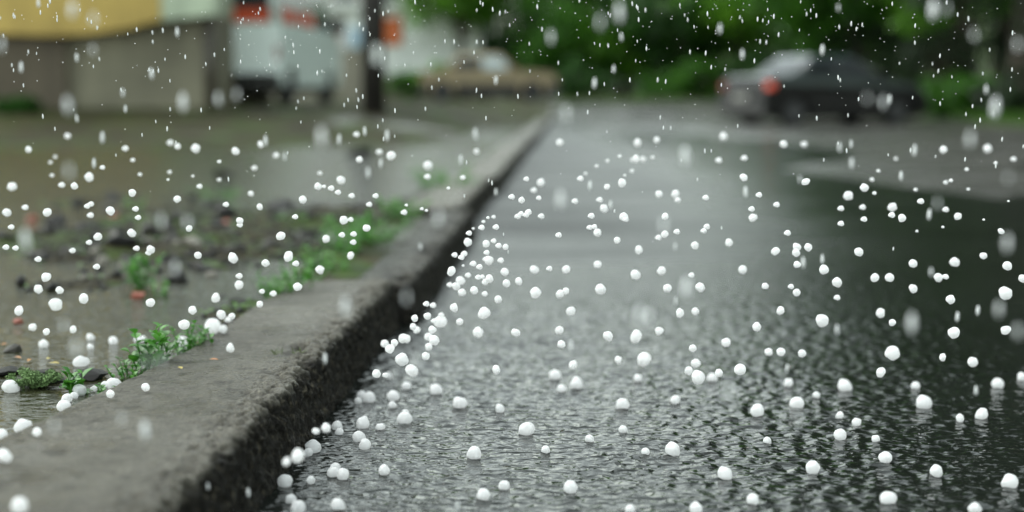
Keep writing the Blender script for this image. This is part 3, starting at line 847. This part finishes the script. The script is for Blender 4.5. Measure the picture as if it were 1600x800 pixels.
rocks = [  # px, py, width px, kind, label
 (88, 345, 46, 'clinker', "black wet stone at the far left of the rubble heap"),
 (135, 352, 52, 'clinker', "black lump in the rubble heap beside the red brick bits"),
 (192, 372, 60, 'clinker', "largest black lump in the middle of the rubble heap"),
 (232, 356, 38, 'stone', "grey stone behind the largest black lump"),
 (262, 402, 52, 'clinker', "dark stone at the right end of the rubble heap"),
 (300, 380, 40, 'palestone', "pale brown stone at the right of the rubble heap"),
 (318, 420, 30, 'clinker', "small dark stone in the puddle right of the rubble heap"),
 (160, 408, 34, 'palestone', "pale stone in front of the rubble heap"),
 (110, 395, 40, 'stone', "grey stone at the front left of the rubble heap"),
 (60, 400, 32, 'stone', "small grey stone near the left edge of the rubble"),
 (278, 436, 44, 'clinker', "dark flat stone standing in the puddle below the rubble heap"),
 (360, 392, 30, 'stone', "grey pebble between rubble heap and weeds"),
 (420, 380, 28, 'stone', "grey pebble left of the blurred weeds"),
 (180, 338, 22, 'brick', "red brick fragment at the back of the rubble heap"),
 (50, 341, 26, 'brick', "red brick fragment at the left of the rubble heap"),
 (352, 348, 22, 'brick', "orange brick fragment right of the rubble heap"),
 (216, 462, 30, 'brick', "flat pinkish brick piece in the shallow puddle"),
 (28, 502, 22, 'brick', "dull red brick chip at the left edge of the puddle"),
 (60, 585, 92, 'clinker', "big black wet stone at the lower left"),
 (138, 583, 70, 'clinker', "black rounded stone right of the mossy clump"),
 (8, 578, 60, 'clinker', "black stone cut by the left edge"),
 (20, 545, 34, 'stone', "grey flat stone at the left edge of the puddle"),
 (520, 385, 24, 'stone', "dark pebble among the blurred weeds"),
 (350, 268, 46, 'stone', "far grey stone breaking the puddle at mid left"),
 (440, 318, 60, 'clinker', "long low dark ridge of stone in the middle of the puddle"),
 (330, 318, 40, 'clinker', "dark low stone left of the long ridge"),
 (560, 235, 60, 'clinker', "dark flat stone far off in the pale puddle"),
]
rk = [rock_mesh(k, 1, .8, .62) for k in range(7)]
for me in rk: pass
for k, (px, py, w, mt, l) in enumerate(rocks):
    p = lot_hit(px, py + w * .12); s = w / 2 * p.y / FPX
    me = rk[k % 7].copy(); me.materials.clear(); me.materials.append(MAT[mt])
    o = link("stone" if mt != 'brick' else "brick_fragment", me)
    flat = .6 if w > 50 or py < 330 else 1
    o.location = (p.x, p.y, p.z + s * .18 * flat); o.scale = (s, s, s * flat); o.rotation_euler = (random.uniform(-.2, .2), random.uniform(-.2, .2), random.uniform(0, 6))
    tag(o, l, "stone" if mt != 'brick' else "brick", "rubble on the muddy ground")

rr = random.Random(41)
for k in range(150):
    px, py = rr.gauss(190, 100), rr.gauss(378, 34)
    if not (5 < px < 470 and 300 < py < 450): continue
    w = rr.uniform(8, 34) * (.7 + .3 * rr.random()); mt = rr.choice(['clinker'] * 6 + ['stone', 'stone', 'palestone'])
    p = lot_hit(px, py); s = w / 2 * p.y / FPX
    me = rk[k % 7].copy(); me.materials.append(MAT[mt])
    o = link("stone", me); o.location = (p.x, p.y, p.z + s * .2); o.scale = (s * rr.uniform(.8, 1.3), s, s * rr.uniform(.7, 1.1)); o.rotation_euler = (rr.uniform(-.4, .4), rr.uniform(-.4, .4), rr.uniform(0, 6))
    kd = {'clinker': 'small black', 'stone': 'small grey', 'palestone': 'small pale'}[mt]; sd_ = 'left' if px < 190 else 'right'
    tag(o, f"{kd} wet stone scattered over the {sd_} half of the rubble heap", "stone", f"{kd} stones on the {sd_} half of the rubble")

# fine gravel, uncountable
def scatter_gravel():
    V, F = [], []
    r = np.random.default_rng(3)
    base = np.array([(1,0,0),(-1,0,0),(0,1,0),(0,-1,0),(0,0,.7),(0,0,-.7)], float)
    tri = np.array([(0,2,4),(2,1,4),(1,3,4),(3,0,4),(2,0,5),(1,2,5),(3,1,5),(0,3,5)])
    n = 0
    for _ in range(11000):
        D_ = r.uniform(1.7, 9.5); u = KW + r.exponential(.9) + .02
        X = float(kx(D_)) - u; zz = float(z_lot(X, D_))
        if zz < .078: continue
        s = r.gamma(2, .0022) + .0015
        if r.random() < .06: s *= 2.4
        v = base * s * r.uniform(.6, 1.2, (6, 3)); a = r.uniform(0, 6.28); c_, s_ = math.cos(a), math.sin(a)
        v = v @ np.array([(c_, -s_, 0), (s_, c_, 0), (0, 0, 1)])
        V.append(v + (X, D_, zz + s * .3)); F.append(tri + 6 * n); n += 1
    o = link("gravel", mesh_np("gravel", np.concatenate(V), np.concatenate(F)), MAT['clinker'])
    tag(o, "fine wet gravel strewn over the mud left of the kerb", "gravel", kind="stuff")
scatter_gravel()

def leaf_strip(p, d, nrm, ln, wd, droop, V, F, seg=4):
    d = d.normalized(); s = d.cross(nrm).normalized(); i0 = len(V)
    for k in range(seg + 1):
        t = k / seg; w = wd * (math.sin(math.pi * (t ** .75 * .93 + .035))) * .5
        c_ = p + d * (ln * t) + Vector((0, 0, -droop * ln * t * t))
        fold = nrm * w * .35
        V += [tuple(c_ - s * w + fold), tuple(c_), tuple(c_ + s * w + fold)]
    for k in range(seg):
        a = i0 + 3 * k
        F += [(a, a + 1, a + 4, a + 3), (a + 1, a + 2, a + 5, a + 4)]
def make_weed(label, p, h, spread, nst, ll, lw, seed, mat='weed', group="weeds at the back of the kerb"):
    r = random.Random(seed)
    root = empty("weed", p); tag(root, label, "weed", group)
    bm = bmesh.new(); V, F = [], []
    for k in range(nst):
        a = r.uniform(0, 6.28); q = spread * math.sqrt(r.random()); hh = h * r.uniform(.45, 1.05)
        b0 = Vector((q * .5 * math.cos(a), q * .5 * math.sin(a), -.01)); tip = Vector((q * math.cos(a), q * math.sin(a), hh))
        mid = (b0 + tip) / 2 + Vector((r.gauss(0, .1) * hh, r.gauss(0, .1) * hh, hh * .08))
        tube(bm, [b0, mid, tip], [.0016, .0013, .0007], 5, False)
        nl = max(5, int(hh / .009))
        for j in range(nl):
            t = .15 + .85 * j / (nl - 1)
            pt = (b0.lerp(mid, t * 2) if t < .5 else mid.lerp(tip, t * 2 - 1))
            an = j * 2.4 + r.uniform(-.4, .4)
            d = Vector((math.cos(an), math.sin(an), r.uniform(.2, .9) + t * .5))
            n_ = Vector((-d.x * .5, -d.y * .5, 1)).normalized()
            leaf_strip(pt, d, n_, ll * r.uniform(.6, 1.15) * (1 - .35 * t), lw * r.uniform(.7, 1.1), r.uniform(.1, .5), V, F)
    st = from_bm("stem", bm, MAT[mat], root)
    link("leaves", mesh_np("leaves", V, F), MAT[mat], root)
    return root
weeds = [ # px, py base, h, spread, stems, leaf len, width, label
 (230, 586, .092, .040, 8, .042, .021, "sharp leafy green weed left of the pair at the near kerb"),
 (300, 558, .070, .044, 19, .026, .0125, "bushy fine leaved weed against the kerb with a large hailstone on it"),
 (265, 578, .052, .03, 5, .034, .017, "small weed between the two near kerb weeds"),
 (205, 590, .034, .05, 10, .020, .010, "low sprawling weed left of the leafy near weed"),
 (112, 614, .036, .020, 6, .040, .020, "bright broad leaved sprig beside the mossy clump"),
 (165, 618, .018, .02, 4, .020, .010, "tiny sprig under the hailstones at the kerb's near edge"),
 (440, 466, .07, .095, 28, .028, .012, "blurred bright green weed clump left of the kerb at mid distance"),
 (478, 446, .065, .07, 18, .026, .012, "blurred weed clump just behind the mid distance clump"),
 (222, 452, .085, .06, 12, .034, .016, "blurred green weed standing in the puddle by the rubble"),
 (252, 462, .04, .03, 6, .024, .011, "small green weed right of the puddle weed"),
 (512, 422, .07, .10, 16, .032, .014, "olive green weed patch left of the second kerb stone"),
 (592, 378, .09, .17, 34, .040, .018, "large green weed patch behind the second kerb stone"),
 (560, 392, .08, .12, 22, .035, .015, "weed patch left of the large green patch"),
 (632, 340, .07, .15, 20, .042, .018, "weed patch behind the third kerb stone"),
 (695, 298, .10, .22, 30, .045, .02, "dark green weed patch farthest up the kerb"),
 (330, 306, .05, .2, 14, .035, .014, "low green growth on the far side of the puddle"),
 (455, 352, .05, .10, 12, .032, .014, "low green growth in front of the long dark ridge"),
 (205, 325, .05, .08, 8, .032, .014, "green sprigs at the back of the rubble heap"),
]
for k, (px, py, h, sp, ns, ll, lw, l) in enumerate(weeds):
    p = lot_hit(px, py)
    uu = float(kx(p.y)) - p.x
    if uu < KW - .01 and p.y < 7: p.x = float(kx(p.y)) - KW + .01
    make_weed(l, p, h, sp, ns, ll, lw, 50 + k)
# thin creeping ground cover, uncountable
V, F = [], []
r = random.Random(77)
for _ in range(2600):
    D_ = r.uniform(2.6, 12); u = KW + r.expovariate(1 / 1.0); X = float(kx(D_)) - u
    if float(vn(X * 1.7, D_ * .9, 55)) < .52: continue
    zz = float(z_lot(X, D_))
    if zz < .083: continue
    for j in range(3):
        a = r.uniform(0, 6.28)
        leaf_strip(Vector((X + r.gauss(0, .012), D_ + r.gauss(0, .012), zz)), Vector((math.cos(a), math.sin(a), r.uniform(.15, .9))), Vector((0, -.2, 1)), r.uniform(.012, .028), .010, .3, V, F, 2)
tag(link("ground_cover", mesh_np("ground_cover", V, F), MAT['grass']), "thin creeping green growth in patches over the muddy ground", "ground cover", kind="stuff")
# mossy clump
p = lot_hit(52, 605)
V, F = leaf_cloud(np.array([(random.gauss(0, .018), random.gauss(0, .014), .008 + random.random() * .016) for _ in range(40)]), 90, .012, .0034, 4)
root = empty("moss_clump", p); tag(root, "rounded pale green mossy clump on the black stones at lower left", "moss")
link("leaves", mesh_np("moss", V, F), MAT['moss'], root)
# grass tufts on the kerb top
for k, (px, py, l) in enumerate(((431, 552, "left of two small grass tufts sprouting from the kerb top"), (467, 550, "right of two small grass tufts sprouting from the kerb top"))):
    p = on_plane(px, py, KERB_TOP); V, F = [], []
    r = random.Random(k)
    for j in range(11):
        a = r.uniform(0, 6.28)
        leaf_strip(Vector((r.gauss(0, .005), r.gauss(0, .004), -.003)), Vector((math.cos(a) * .9, math.sin(a) * .4, r.uniform(.35, 1.1))), Vector((0, -.6, .8)), r.uniform(.012, .022), .0022, .15, V, F)
    o = link("grass_tuft", mesh_np("grass_tuft", V, F), MAT['drygrass'], None, p); tag(o, l, "grass tuft", "grass tufts on the kerb")
# fallen leaves
fl = [(12, 540, 'leaf_orange', "orange fallen leaf at the left edge of the puddle"), (22, 561, 'leaf_orange', "orange brown leaf on the dark gravel at far left"),
      (47, 564, 'leaf_orange', "long orange leaf on the black stone edge"), (78, 562, 'leaf_yellow', "yellowish leaf right of the long orange leaf"),
      (93, 571, 'leaf_yellow', "small yellow leaf on the black stones"), (262, 578, 'leaf_orange', "orange leaf at the foot of the near weeds"),
      (192, 582, 'leaf_orange', "rust coloured leaf left of the near weeds"), (284, 580, 'leaf_yellow', "yellow leaf lying on the kerb's back edge"),
      (308, 539, 'leaf_orange', "tiny red leaf in the bushy weed"), (328, 565, 'leaf_orange', "brown leaf fragment on the kerb top")]
for k, (px, py, mt, l) in enumerate(fl):
    p = lot_hit(px, py); V, F = [], []
    if k in (7, 9): p = on_plane(px, py, KERB_TOP + .002)
    a = random.uniform(0, 6.28)
    leaf_strip(Vector((0, 0, .004)), Vector((math.cos(a), math.sin(a), .1)), Vector((.1, -.2, 1)), .016 + .006 * (k % 3), .008, .1, V, F, 5)
    o = link("fallen_leaf", mesh_np("fallen_leaf", V, F), MAT[mt], None, p); tag(o, l, "leaf", "fallen leaves on the mud")
# grass blades on the verge, uncountable
V, F = [], []
r = random.Random(12)
for _ in range(5000):
    D_ = r.uniform(22, 41); X = float(kx(D_)) + 8.4 + abs(r.gauss(0, 2.2)); b = Vector((X, D_, float(z_verge(X, D_)) - .01))
    a = r.uniform(0, 6.28)
    leaf_strip(b, Vector((math.cos(a) * .5, math.sin(a) * .5, 1)), Vector((0, -1, .3)), r.uniform(.15, .42), .035, .3, V, F, 2)
tag(link("grass", mesh_np("grass", V, F), MAT['grass']), "rough green grass on the verge right of the road", "grass", kind="stuff")

# ------------------------------------------------------------------ hail
T = {}
T[(0,200)] = "75,368,48 558,307,50 386,356,34 465,362,40 826,405,44 1223,128,52 1473,145,52 1108,445,46 1247,365,30 178,135,36 422,50,36 42,528,48 157,496,34 295,527,46 70,619,32 37,745,34 97,750,32 612,679,48 557,715,32 453,766,34 689,518,50 847,506,34 863,560,32 545,488,32 568,475,32 565,545,34 825,657,48 942,760,46 928,780,32 853,752,34 1182,629,36 1412,478,32 1499,580,46 1499,605,32 1568,410,36 1238,795,44 1453,800,46 783,128,34 1110,115,40 1064,92,34 640,247,28 345,180,20 325,296,22 315,215,20 830,200,24 1370,323,22 1050,322,16 1060,275,22 1205,300,16 1370,210,22 1590,250,30 875,290,22"
T[(400,200)] = "388,365,50 530,326,46 470,376,34 513,402,32 598,423,32 748,424,32 708,478,32 292,448,46 24,493,36 245,555,32 548,576,50 592,572,30 691,625,48 537,668,34 610,663,34 608,714,34 155,675,50 437,693,46 202,795,46 592,797,42 926,527,34 845,174,50 770,150,34 646,197,36 1075,235,48 1072,305,34 1378,147,36 628,40,32 125,172,36 30,103,36 1293,310,30 400,282,24 425,365,22 1203,375,20 1332,657,32 1323,714,44 1410,622,34 1500,619,34 1438,724,46 1486,705,30 1517,735,34 1560,743,36 1442,778,32 1422,585,20 1302,785,34 1242,793,32 1358,628,16 1485,555,22 1450,560,18 1598,430,34 1065,515,18 1037,505,20 940,482,18"
T[(800,200)] = "298,90,44 785,92,46 905,75,38 775,192,44 818,195,32 760,200,30 181,340,44 428,316,34 137,389,32 60,450,40 90,318,30 168,437,28 394,457,34 548,449,34 575,503,46 687,343,48 595,368,36 918,413,48 1021,412,48 1036,450,32 697,553,50 712,570,32 957,553,46 496,549,36 485,622,32 515,617,32 534,655,46 657,701,44 915,685,34 956,664,44 1031,648,34 1211,435,34 1198,642,32 1218,616,34 1544,418,34 1498,506,34 1506,560,46 1448,310,44 1452,188,34 1322,53,44 1292,202,34 1144,733,46 1357,716,46 793,762,46 292,669,34 183,551,34 103,525,36 88,543,32 57,535,30 36,552,34 750,268,22 705,295,16 673,176,20 880,183,20 597,205,20 530,237,20 460,285,18"
T[(1200,200)] = "98,100,46 226,102,34 235,335,46 602,373,46 502,423,50 54,479,34 456,503,34 592,495,34 600,570,34 456,597,34 777,494,48 774,544,36 837,563,50 955,458,36 1111,510,34 1186,552,44 923,385,22 1097,135,40 1372,129,48 1535,195,30 1457,645,38 1348,573,14 1503,457,14 1093,619,16 931,645,16 122,656,36 180,742,52 177,780,44 252,746,48 48,770,48 568,775,50 665,407,22 650,322,24 1347,798,40 1143,328,22 1242,258,22 1110,340,24 1423,218,20 690,268,20 800,192,20 1252,382,18"
T[(0,400)] = "238,20,36 288,133,58 241,208,50 372,214,50 348,303,84 523,266,56 118,341,54 204,445,48 290,474,46 457,460,46 565,524,50 564,580,38 708,549,56 272,570,56 508,688,84 604,67,36 940,291,56 1203,340,46 1348,262,54 1382,366,52 1450,377,42 1427,410,36 1331,472,82 1395,475,46 1150,429,60 857,535,44 890,534,44 1054,595,44 1142,574,84 1440,595,50 1457,15,56 1495,125,36 1494,182,50"
T[(400,400)] = "60,44,46 202,8,48 249,47,36 400,87,48 260,192,46 38,221,30 108,235,36 24,301,44 1065,299,34 1107,308,34 992,390,48 1071,375,44 983,442,40 1004,462,46 1102,460,50 1153,411,70 1158,368,30 1112,406,30 918,515,52 943,517,44 865,543,44 805,549,46 837,580,56 1080,505,52 1113,528,66 1080,568,44 1062,626,48 912,647,78 975,717,74 752,735,56 808,745,38 827,764,46 1238,323,48 1274,411,46 1426,358,74 1389,478,60 1514,270,46 1221,94,52 1211,180,32 1277,155,50 1251,190,46 1288,228,42 1325,120,32 1364,215,46 1430,236,32 1388,133,32 1414,130,28 1432,163,38 1458,143,48 1397,68,34 1358,48,36 1455,27,60 1438,20,34 1530,27,34 1555,100,50 1565,170,44 1284,8,34 1501,711,56 1295,60,16"
T[(800,400)] = "140,84,50 234,78,32 340,83,48 43,158,46 147,229,58 300,237,52 336,219,44 368,344,58 24,478,52 296,464,44 309,551,54 381,681,48 268,768,78 535,53,48 553,208,58 600,500,56 665,649,44 776,503,78 826,645,78 773,117,56 934,92,48 972,202,48 1122,119,32 1176,196,52 1146,345,48 1050,356,54 921,468,50 1130,577,50 1149,671,56 1104,718,46 1163,757,78 1253,780,54 1294,732,48 1338,541,54 1426,709,76 1530,442,54 1442,85,50 1582,187,44 788,780,50"
T[(1200,400)] = "182,53,46 349,85,58 432,164,54 144,191,32 179,228,44 432,260,34 78,341,46 338,404,76 80,600,54 4,600,46 212,609,52 668,135,50 760,135,58 905,47,50 907,204,48 703,356,54 777,416,46 776,606,76 706,727,56 1064,135,52 1110,130,34 1168,39,58 1141,271,56 1162,481,70 1091,633,46 1280,663,56 1495,62,50 1485,232,78 1485,463,56 1590,141,46 1585,773,54"
T[(0,600)] = "67,48,94 417,115,72 404,162,78 495,65,86 465,85,44 587,42,38 655,20,50 712,25,82 691,82,54 912,42,56 148,300,96 233,322,54 10,352,90 30,482,86 125,800,96"
T[(400,600)] = "940,30,56 1125,60,80 1274,143,86 1524,171,56 706,110,86 660,85,56 638,118,44 857,100,78 854,148,48 935,192,44 928,240,80 776,284,52 674,235,48 666,272,80 646,356,76 681,399,76 376,294,40 437,274,56 509,283,70 519,315,50 192,486,48 262,447,86 326,447,60 356,424,86 182,635,94 342,619,54 497,540,56 485,575,70 545,590,76 803,563,80 1365,461,86 513,782,88 218,742,74 262,800,90 1422,718,80 1552,655,60"
T[(800,600)] = "402,25,80 311,45,54 691,151,82 1020,117,58 91,312,92 693,300,56 485,360,54 210,427,52 834,438,52 1003,438,92 366,672,92 1534,193,86 1330,587,88 1505,746,84 738,800,60 1150,800,78 1595,370,50"
T[(1200,600)] = "127,10,54 480,37,82 302,85,50 178,144,80 447,210,50 553,255,52 449,342,78 672,358,52 734,483,80 279,548,80 1052,572,84 752,740,90 1292,800,80 973,143,86 923,27,54 1434,20,76 1198,230,54 1334,212,80 1511,640,96"
hail = []
for (x0, y0), s in T.items():
    for q in s.split():
        a, b, d = map(float, q.split(',')); hail.append((x0 + a / 4, y0 + b / 4, d / 4))
def hail_mesh(seed):
    r = random.Random(seed)
    bm = bmesh.new(); bmesh.ops.create_icosphere(bm, subdivisions=3, radius=1)
    dirs = [(Vector((r.gauss(0, 1), r.gauss(0, 1), r.gauss(0, 1))).normalized(), r.uniform(.80, .95)) for _ in range(20)]
    st = Vector((r.uniform(.88, 1.16), r.uniform(.88, 1.16), r.uniform(.82, 1.0)))
    for v in bm.verts:
        n = v.co.normalized(); rad = 1.0
        for d, k in dirs:
            t = n.dot(d)
            if t * rad > k: rad = k / t if t > 0 else rad
        rad = (.80 * rad + .20) * (1.06 + .05 * math.sin(5 * n.x + seed) * math.cos(4 * n.y + 2 * seed))
        v.co = Vector((n.x * st.x, n.y * st.y, n.z * st.z)) * rad
    for f in bm.faces: f.smooth = True
    me = bpy.data.meshes.new("hailstone"); bm.to_mesh(me); bm.free(); me.materials.append(MAT['hail'])
    return me
HM = [hail_mesh(k) for k in range(9)]
hail.sort(key=lambda h: -h[2])
hr = random.Random(99)
XB = lambda py: np.interp(py, [190, 280, 430, 620, 795], [862, 800, 690, 560, 400])     # kerb foot in the picture
XT = lambda py: np.interp(py, [190, 250, 350, 480, 600, 800], [860, 800, 700, 560, 440, 280])
XL = lambda py: np.interp(py, [190, 250, 370, 460, 610, 700], [850, 735, 590, 415, 195, 0])
rest_V, rest_F, nv = [], [], 0
bpts = np.array([v.co for v in HM[0].vertices]); bfac = np.array([list(p.vertices) for p in HM[0].polygons])
def size_word(d): return "large" if d > 16.5 else ("middling" if d > 10.2 else "small")
for k, (px, py, d) in enumerate(hail):
    xb, xt, xl = XB(py), XT(py), XL(py)
    if px > xb: zone, zz = 'road', 0.0
    elif px > xt: zone, zz = 'face', None
    elif px > xl: zone, zz = 'top', KERB_TOP
    else: zone, zz = 'lot', .092
    air = True
    if zz is not None:
        p = lot_hit(px, py) if zone == 'lot' else on_plane(px, py, zz)
        t = p.y * cP + (CAM_H - p.z) * sP
        if t < 3.05: air = False
    if air:
        t = hr.uniform(2.18, 2.72) + .9 * max(0, min(1, (330 - py) / 130))
        if zone == 'face':
            q = on_plane(px, py, .05); t = min(t, q.y - .25)
        p = at_depth(px, py, t); rad = d * t / FPX / 2
    else:
        rad = d * t / FPX / 2
        p.z += rad * (.55 if zone != 'top' else .8)
    rad *= 1.04
    if k >= 300:
        rest_V.append(bpts * rad + np.array(p)); rest_F.append(bfac + nv); nv += len(bpts); continue
    o = link("hailstone", HM[k % 9]); o.location = p; o.scale = (rad, rad, rad)
    o.rotation_euler = (hr.uniform(0, 6), hr.uniform(0, 6), hr.uniform(0, 6))
    sw = size_word(d)
    if zone == 'top':
        where = "lying on the wet kerb top" if not air else "falling just above the kerb"
        grp = "hail over the kerb"
    elif zone == 'face':
        where = "falling before the dark kerb face"; grp = "hail over the kerb"
    elif zone == 'lot':
        if not air: where = "resting among the mud and weeds by the near kerb" if px > 90 else "resting on the dark mud at the left edge"
        elif py < 290: where = "falling over the far muddy puddle"
        elif px < 200: where = "falling over the rubble at the left"
        elif px < 400: where = "falling over the middle of the muddy puddle"
        else: where = "falling over the blurred weeds beside the kerb"
        grp = "hail over the muddy ground"
    else:
        du = px - xb
        if not air:
            if du < 130: where = "afloat in the gutter at the kerb foot"
            elif px < 1000: where = "afloat on the rippled water in the near middle of the road"
            elif px < 1330: where = "afloat on the rippled water right of the road's middle"
            else: where = "afloat on the dark near water at the right"
        elif py < 290: where = "falling over the far grey end of the road" if px < 1250 else "falling over the damp road below the dark car"
        elif du < 110: where = "falling over the gutter along the kerb"
        elif px < 1000: where = "falling over the pale grey water left of the road's middle"
        elif px < 1290: where = "falling over the pale grey water right of the road's middle"
        else: where = "falling over the black reflection at the right"
        grp = "hail over the road"
    tag(o, f"{sw} white hailstone {where}", "hailstone", f"{sw} hailstones {where}")
tag(link("hail", mesh_np("hail", np.concatenate(rest_V), np.concatenate(rest_F), True), MAT['hail']),
    "smallest white hail falling thinly over the whole street", "hail", kind="stuff")

# finest sleet grains, uncountable
V, F, n = [], [], 0
oct_v = np.array([(1,0,0),(-1,0,0),(0,1,0),(0,-1,0),(0,0,1),(0,0,-1)], float)
oct_f = np.array([(0,2,4),(2,1,4),(1,3,4),(3,0,4),(2,0,5),(1,2,5),(3,1,5),(0,3,5)])
sr = np.random.default_rng(17)
for _ in range(620):
    py = abs(sr.normal(0, 1)) * 105 - 5; px = sr.uniform(-40, 1640)
    if px < 340 and sr.random() < .5: continue
    t = sr.uniform(2.25, 2.6); p = np.array(at_depth(px, py, t))
    V.append(oct_v * sr.uniform(.0006, .0011) + p); F.append(oct_f + 6 * n); n += 1
tag(link("sleet", mesh_np("sleet", np.concatenate(V), np.concatenate(F), True), MAT['hail']),
    "finest white sleet grains sprinkled through the air before the trees", "sleet", kind="stuff")

# ------------------------------------------------------------------ rain drops in the air
def drop_mesh(aspect):
    bm = bmesh.new(); bmesh.ops.create_uvsphere(bm, u_segments=14, v_segments=10, radius=1)
    for v in bm.verts:
        t = (v.co.z + 1) / 2
        k = 1 - .30 * t ** 2
        v.co = Vector((v.co.x * k, v.co.y * k, v.co.z * aspect))
    for f in bm.faces: f.smooth = True
    me = bpy.data.meshes.new("raindrop"); bm.to_mesh(me); bm.free(); me.materials.append(MAT['drop']); return me
D1, D2 = drop_mesh(2.8), drop_mesh(3.0)
bigs = [(113,15,20),(146,30,15),(968,20,24),(1458,15,25),(1479,14,12),(1555,168,25),(540,480,24),(227,673,24),(1000,496,24),(1014,494,16),(1073,450,25),(1425,505,24),(1138,615,24),(876,312,22),(1071,245,24),(503,215,25),(40,375,25),(685,340,17),(106,165,21),(120,545,22),(1574,380,20),(1561,483,17),(1590,518,16),(635,465,14),(286,160,22),(341,155,15),(108,268,16),(252,345,16),(293,348,15),(274,418,16),(1516,218,18),(1465,318,11),(1576,278,9),(938,35,16),(861,58,16),(1590,70,14),(1522,55,12),(1037,352,17),(885,178,18),(1380,160,14),(1355,154,10),(1245,650,14),(85,665,14),(190,655,12),(145,78,11),(2,70,16),(430,95,9),(370,148,12),(100,510,14),(230,565,12),(252,565,14),(905,500,14)]
mids = [(1160,85),(1125,45),(1310,12),(929,130),(959,108),(971,58),(1285,78),(1541,140),(775,125),(775,300),(570,205),(530,218),(605,212),(575,270),(743,210),(595,255),(445,245),(1312,230),(1330,225),(1429,235),(1408,275),(1331,255),(1250,280),(1165,300),(954,320),(922,290),(1055,385),(1056,470),(1550,178),(1390,155),(160,215),(147,255),(415,220),(720,250),(657,385),(892,540),(1230,575),(1308,515),(1496,495),(1528,485),(1525,610),(1255,410),(1285,405),(1455,425),(1452,335),(120,90),(277,50),(237,115),(192,145),(196,170),(120,185),(33,105),(60,5),(508,560),(178,795),(325,760),(388,770),(715,790)]
thin = []
tr = random.Random(5)
for _ in range(240): thin.append((tr.uniform(0, 1600), abs(tr.gauss(0, 140))))
def put_drop(px, py, t, hw, me, label, group):
    o = link("raindrop", me); o.location = at_depth(px, py, t); o.scale = (hw, hw, hw); o.rotation_euler = (0, R(tr.uniform(-4, 4)), 0)
    tag(o, label, "raindrop", group)
def backdrop(px, py):
    if py < 170:
        if px < 345: return "ochre building"
        if px < 560: return "white van"
        if px < 760: return "white kiosk"
        if px < 1140: return "left trees"
        if px < 1440: return "dark car and trees"
        return "right trees"
    if px < XL(py): return "muddy ground"
    if px < XB(py): return "kerb"
    if px < 1290: return "grey road water"
    return "dark water at right"
for px, py, w in bigs:
    t = tr.uniform(1.24, 1.42); b = backdrop(px, py)
    put_drop(px, py, t, w * .235 * t / FPX, D1, f"big soft pale raindrop close by, falling in front of the {b}", f"big soft raindrops before the {b}")
for px, py in mids:
    t = tr.uniform(1.75, 2.0); b = backdrop(px, py)
    put_drop(px, py, t, 2.6 * t / FPX * tr.uniform(.7, 1.2), D2, f"mid sized pale raindrop falling in front of the {b}", f"mid sized raindrops before the {b}")
for px, py in thin:
    t = tr.uniform(2.2, 2.7); b = backdrop(px, py)
    put_drop(px, py, t, 1.2 * t / FPX * tr.uniform(.7, 1.2), D2, f"tiny thin raindrop falling in front of the {b}", f"tiny raindrops before the {b}")
